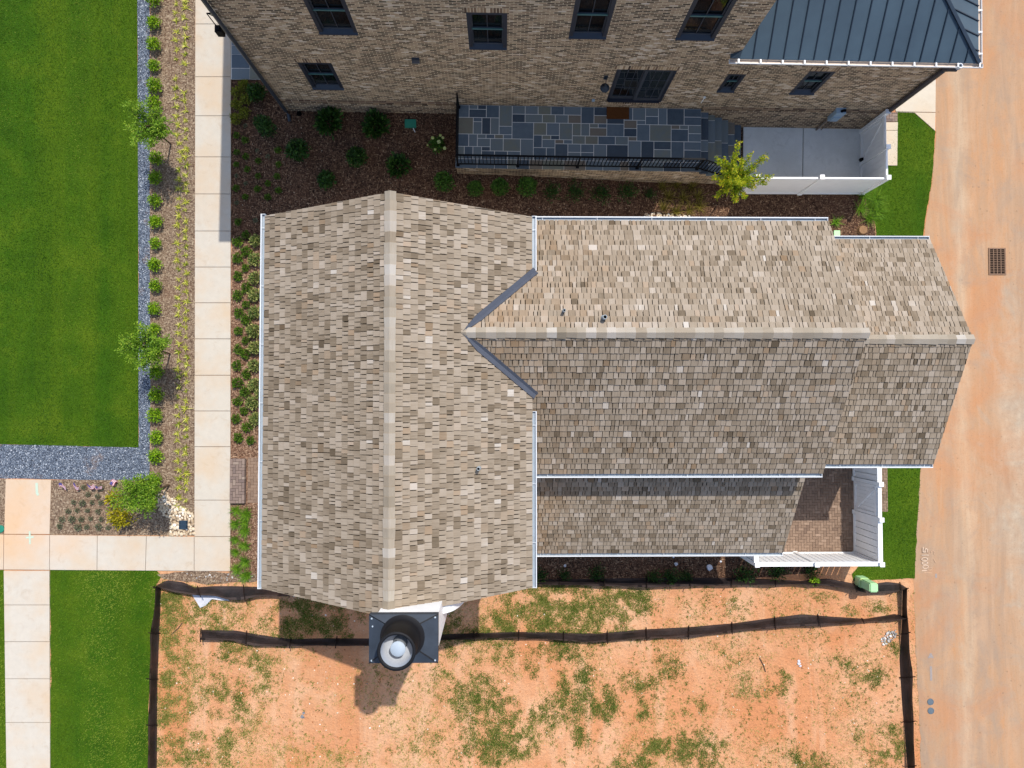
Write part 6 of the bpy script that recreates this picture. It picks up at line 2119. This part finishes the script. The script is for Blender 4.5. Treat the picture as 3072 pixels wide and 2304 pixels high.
q0, q1 = PG(1215, 360), PG(1249, 385)
b = MB(); g = ground(q0.x) + 0.014
b.box(q0.x, q1.x, q1.y, q0.y, g, g + 0.06); b.box(q0.x + .02, q1.x - .02, q1.y + .02, q0.y - .02, g + 0.06, g + 0.072)
tag(b.build('irrigation_box', 'green_plastic'), 'rectangular green irrigation box lid in the shaded bed by the brick wall', 'lid')
p = PG(1240, 390); b = MB(); b.tube([(p.x, p.y + .05, g + .03), (p.x + .07, p.y - .1, g + .03)], 0.016, 6)
tag(b.build('plastic_pipe', 'white_paint'), 'short white plastic pipe lying below the green irrigation lid', 'pipe')

def pedestal():
    q = PG(2577, 1741)
    g = ground(q.x)
    root = thing('utility_pedestal', 'pale green utility pedestal beside the silt fence near the alley', 'pedestal', (q.x, q.y, g), 0.0)
    bm = bmesh.new()
    def rbox(name, sx, sy, z0, z1, bev, mat):
        bm = bmesh.new()
        bmesh.ops.create_cube(bm, size=1.0)
        for v in bm.verts:
            v.co = Vector((v.co.x * sx, v.co.y * sy, (v.co.z + 0.5) * (z1 - z0) + z0))
        bmesh.ops.bevel(bm, geom=bm.edges[:] , offset=bev, segments=2, affect='EDGES')
        me = bpy.data.meshes.new(name); bm.to_mesh(me); bm.free(); me.materials.append(M[mat])
        return link(name, me, root)
    bm.free()
    rbox('base', 0.34, 0.36, -0.05, 0.42, 0.03, 'cabinet_green')
    rbox('cover', 0.30, 0.32, 0.42, 1.08, 0.035, 'cabinet_green')
    b = MB(); b.box(-0.155, 0.155, -0.165, 0.165, 0.40, 0.425); b.box(-0.01, 0.01, -0.168, -0.158, 0.5, 1.0); b.build('seam_band', 'cabinet_band', root)
plain('cabinet_band', (176, 196, 120), 0.5, 0.4)
pedestal()
q = PG(2500, 702)
b = MB(); g = ground(q.x); b.box(q.x - .16, q.x + .04, q.y - .2, q.y + .02, g, g + 0.4); b.box(q.x - .172, q.x + .052, q.y - .212, q.y + .032, g + .4, g + .43)
tag(b.build('utility_box', 'cabinet_green'), 'pale green utility box half hidden under the rear roof corner', 'utility box')
q = PG(2584, 692)
b = MB(); g = ground(q.x)
b.lathe(q.x, q.y, [(0.19, g), (0.165, g + .06), (0.155, g + .15), (0.15, g + .152), (0.001, g + .155)], 18, 0)
plain('cut_wood', (140, 108, 78), 0.9, 0.1, var=0.25, scale=25)
tag(b.build('tree_stump', 'cut_wood'), 'low round tan tree stump in the bed beside the mown strip', 'stump')
q = PG(858, 345)
q = PG(898, 342); b = MB(); g = ground(q.x)
b.lathe(q.x, q.y, [(0.09, g), (0.09, g + .05), (0.07, g + .055), (0.065, g + .02), (0.001, g + .02)], 16)
tag(b.build('black_drain', 'hole'), 'small round black drain fitting by the corner downspout', 'drain')

# little striped flags stuck along the gravel edge
plain('flag_red', (176, 84, 92), 0.8, 0.2); plain('flag_white', (226, 218, 226), 0.8, 0.2); plain('flag_blue', (84, 82, 140), 0.8, 0.2)
FL = [((193, 1447), 0.5, 'leftmost small striped flag at the gravel edge, nearest the concrete walk'), ((236, 1446), 0.2, 'second small striped flag from the concrete walk, at the gravel edge'),
      ((276, 1449), 0.7, 'middle one of the five small striped flags at the gravel edge'), ((304, 1448), 0.1, 'fourth small striped flag from the walk, lying nearly flat'), ((340, 1446), 1.4, 'rightmost small striped flag, nearest the bright feathery tree')]
for i, ((px, py), rz, lab) in enumerate(FL):
    q = PG(px, py)
    root = thing('small_flag', lab, 'flag', (q.x, q.y, ground(q.x)), rz - 0.6, 'small striped flags along the gravel')
    s = MB(); s.tube([(0, 0, -0.02), (0.01, 0, 0.36)], 0.006, 6); s.build('stick', 'bark', root)
    f = MB()
    nx, ny = 6, 7
    def fp(a, c):
        x = 0.012 + 0.2 * a
        return (x, 0.05 * math.sin(a * 5 + i) - 0.05 * a, 0.35 - 0.12 * c - 0.11 * a * a + 0.02 * math.sin(a * 7))
    def fq(a, c):
        x, y, z = fp(a, c)
        return (x * 0.95, y - 0.14 * c, z + 0.05 * c)
    for a in range(nx):
        for c in range(ny):
            m = 2 if (a < 3 and c < 4) else (0 if c % 2 == 0 else 1)
            f.face([fq(a / nx, c / ny), fq((a + 1) / nx, c / ny), fq((a + 1) / nx, (c + 1) / ny), fq(a / nx, (c + 1) / ny)], m)
    f.build('cloth', ['flag_red', 'flag_white', 'flag_blue'], root)

# torn plastic film by the silt fence
b = MB()
pts = [(575, 1780), (603, 1822), (618, 1816), (636, 1797), (660, 1788), (668, 1800), (690, 1802), (668, 1783)]
P0 = [PG(*p) for p in pts]
c_ = PG(622, 1792)
for i in range(len(P0)):
    a, c = P0[i], P0[(i + 1) % len(P0)]
    b.face([(c_.x, c_.y, 0.10), (a.x, a.y, 0.03 + 0.04 * (i % 2)), (c.x, c.y, 0.03 + 0.04 * ((i + 1) % 2))])
tag(b.build('plastic_sheet', 'plastic_film'), 'torn piece of white plastic sheet below the west end of the silt fence', 'plastic sheet')
# a fallen twig
for (pts, lab) in (([(516, 1902), (535, 1885), (548, 1868)], 'bent brown stick on the thin grass near the west silt fence'),
                   ([(2278, 1973), (2290, 1995), (2296, 2015)], 'thin pale wooden slat lying on the clay right of the middle')):
    q = [PG(*p) for p in pts]
    b = MB(); b.tube([(v.x, v.y, ground(v.x) + 0.03) for v in q], 0.018, 6)
    tag(b.build('stick', 'bark'), lab, 'stick')
q = [PG(472, 1478), PG(505, 1452)]
b = MB(); b.tube([(q[0].x, q[0].y, 0.35), (q[1].x, q[1].y, 0.06)], 0.03, 8)
tag(b.build('log', 'bark'), 'short brown log propped across the pale stones under the feathery tree', 'log')
PS = [((1695, 1697), .05, 'small pale stone in the shade, leftmost below the porch gutter'), ((2028, 1692), .07, 'pale chunk of stone in the shade right of the middle of the south bed'), ((2020, 1671), .04, 'small pale stone close under the porch gutter'), ((2128, 1702), .12, 'large pale stone on the sunlit sliver of the south bed'), ((2162, 1684), .04, 'small pale stone at the top of the sunlit sliver')]
for i, ((px, py), s, lab) in enumerate(PS):
    q = PG(px, py)
    r2 = random.Random(i)
    bm = bmesh.new(); bmesh.ops.create_icosphere(bm, subdivisions=2, radius=s)
    for v in bm.verts:
        v.co *= 1 + 0.35 * noise.noise(v.co * (1.2 / s) + Vector((i * 7, 0, 0)))
        v.co.z *= 0.6
    me = bpy.data.meshes.new('pale_stone'); bm.to_mesh(me); bm.free(); me.materials.append(M['plastic_film'])
    o = link('pale_stone', me); o.location = (q.x, q.y, ground(q.x) + s * 0.3); tag(o, lab, 'stone', 'pale stones in the south bed')
for (px, py, lab) in ((908, 2145, 'crumpled grey scrap lying on the clay below the west lawn'), (2398, 1989, 'small white scrap of paper on the clay left of the rubble pile')):
    q = PG(px, py)
    b = MB()
    r2 = random.Random(int(px))
    for k_ in range(5):
        a = r2.uniform(0, 6.28); x, y = q.x + r2.uniform(-.05, .05), q.y + r2.uniform(-.1, .1)
        b.face([(x + .06 * math.cos(a + j * 1.57), y + .05 * math.sin(a + j * 1.57), ground(x) + .015 + r2.uniform(0, .05)) for j in range(4)])
    tag(b.build('scrap', 'plastic_film' if px > 1000 else 'lead'), lab, 'scrap')

# chalk numbers and spray-paint marks on the alley
def strokes(name, lines, w, mat, label, cat, z=0.008):
    b = MB()
    for ln in lines:
        q = [PG(*p) for p in ln]
        for a, c in zip(q[:-1], q[1:]):
            z += 0.0012
            d = Vector((c.x - a.x, c.y - a.y, 0)); s = Vector((-d.y, d.x, 0)).normalized() * w
            d = d.normalized() * w * 0.5
            b.face([Vector((a.x, a.y, ground(a.x) + z)) - s - d, Vector((c.x, c.y, ground(c.x) + z)) - s + d, Vector((c.x, c.y, ground(c.x) + z)) + s + d, Vector((a.x, a.y, ground(a.x) + z)) + s - d])
    return tag(b.build(name, mat), label, cat)
def chalk(cx, cy):      # point in the 9.22x zoom of the chalk writing
    return (2660 + cx / 9.22, 1580 + cy / 9.22)
def ell(cx, cy, rx, ry, n=14):
    return [chalk(cx + rx * math.cos(2 * math.pi * i / n), cy + ry * math.sin(2 * math.pi * i / n)) for i in range(n + 1)]
L1 = [[chalk(975, 1215), chalk(1110, 1205)], ell(1068, 1108, 78, 46), ell(1040, 1000, 82, 34), ell(1030, 890, 85, 42), [chalk(945, 780), chalk(1135, 775)],
      [chalk(985, 560), chalk(985, 690)], [chalk(985, 690), chalk(1045, 690), chalk(1030, 640), chalk(1060, 590), chalk(1105, 620), chalk(1100, 690)]]
plain('chalk_faint', (200, 164, 134), 0.95, 0.1)
strokes('chalk_writing', L1, 0.011, 'chalk', 'faint white chalk number 100015 written along the alley edge', 'chalk writing')
L2 = [[chalk(1040, 1262), chalk(1245, 1275)], ell(1190, 1160, 55, 40), [chalk(1150, 620), chalk(1150, 750)], [chalk(1150, 750), chalk(1215, 750), chalk(1215, 690), chalk(1270, 660), chalk(1315, 700), chalk(1300, 760)],
      [chalk(1290, 890), chalk(1350, 990)]]
strokes('chalk_writing', L2, 0.008, 'chalk_faint', 'fainter second line of chalk figures right of the clearer number', 'chalk writing')
strokes('paint_mark', [[(2786, 1973), (2792, 1961), (2798, 1973)], [(2788, 1970), (2796, 1970)]], 0.03, 'blue_paint', 'grey-blue spray arrowhead on the alley above the valve covers', 'paint mark')
strokes('paint_mark', [[(2792, 2000), (2793, 2022), (2793, 2040)]], 0.04, 'blue_paint', 'long grey-blue spray stroke on the alley above the valve covers', 'paint mark')
strokes('paint_mark', [[(2808, 1722), (2808, 1732)]], 0.035, 'blue_paint', 'small blue spray dab beside the chalk figures', 'paint mark')
strokes('paint_mark', [[(113, 1450), (114, 1478), (117, 1484)]], 0.045, 'cyan_paint', 'pale cyan spray stroke on the concrete near the gravel', 'paint mark', 0.054)
strokes('paint_mark', [[(92, 1594), (93, 1630)], [(82, 1612), (103, 1610)]], 0.03, 'cyan_paint', 'pale cyan spray cross on the concrete walk crossing', 'paint mark', 0.054)
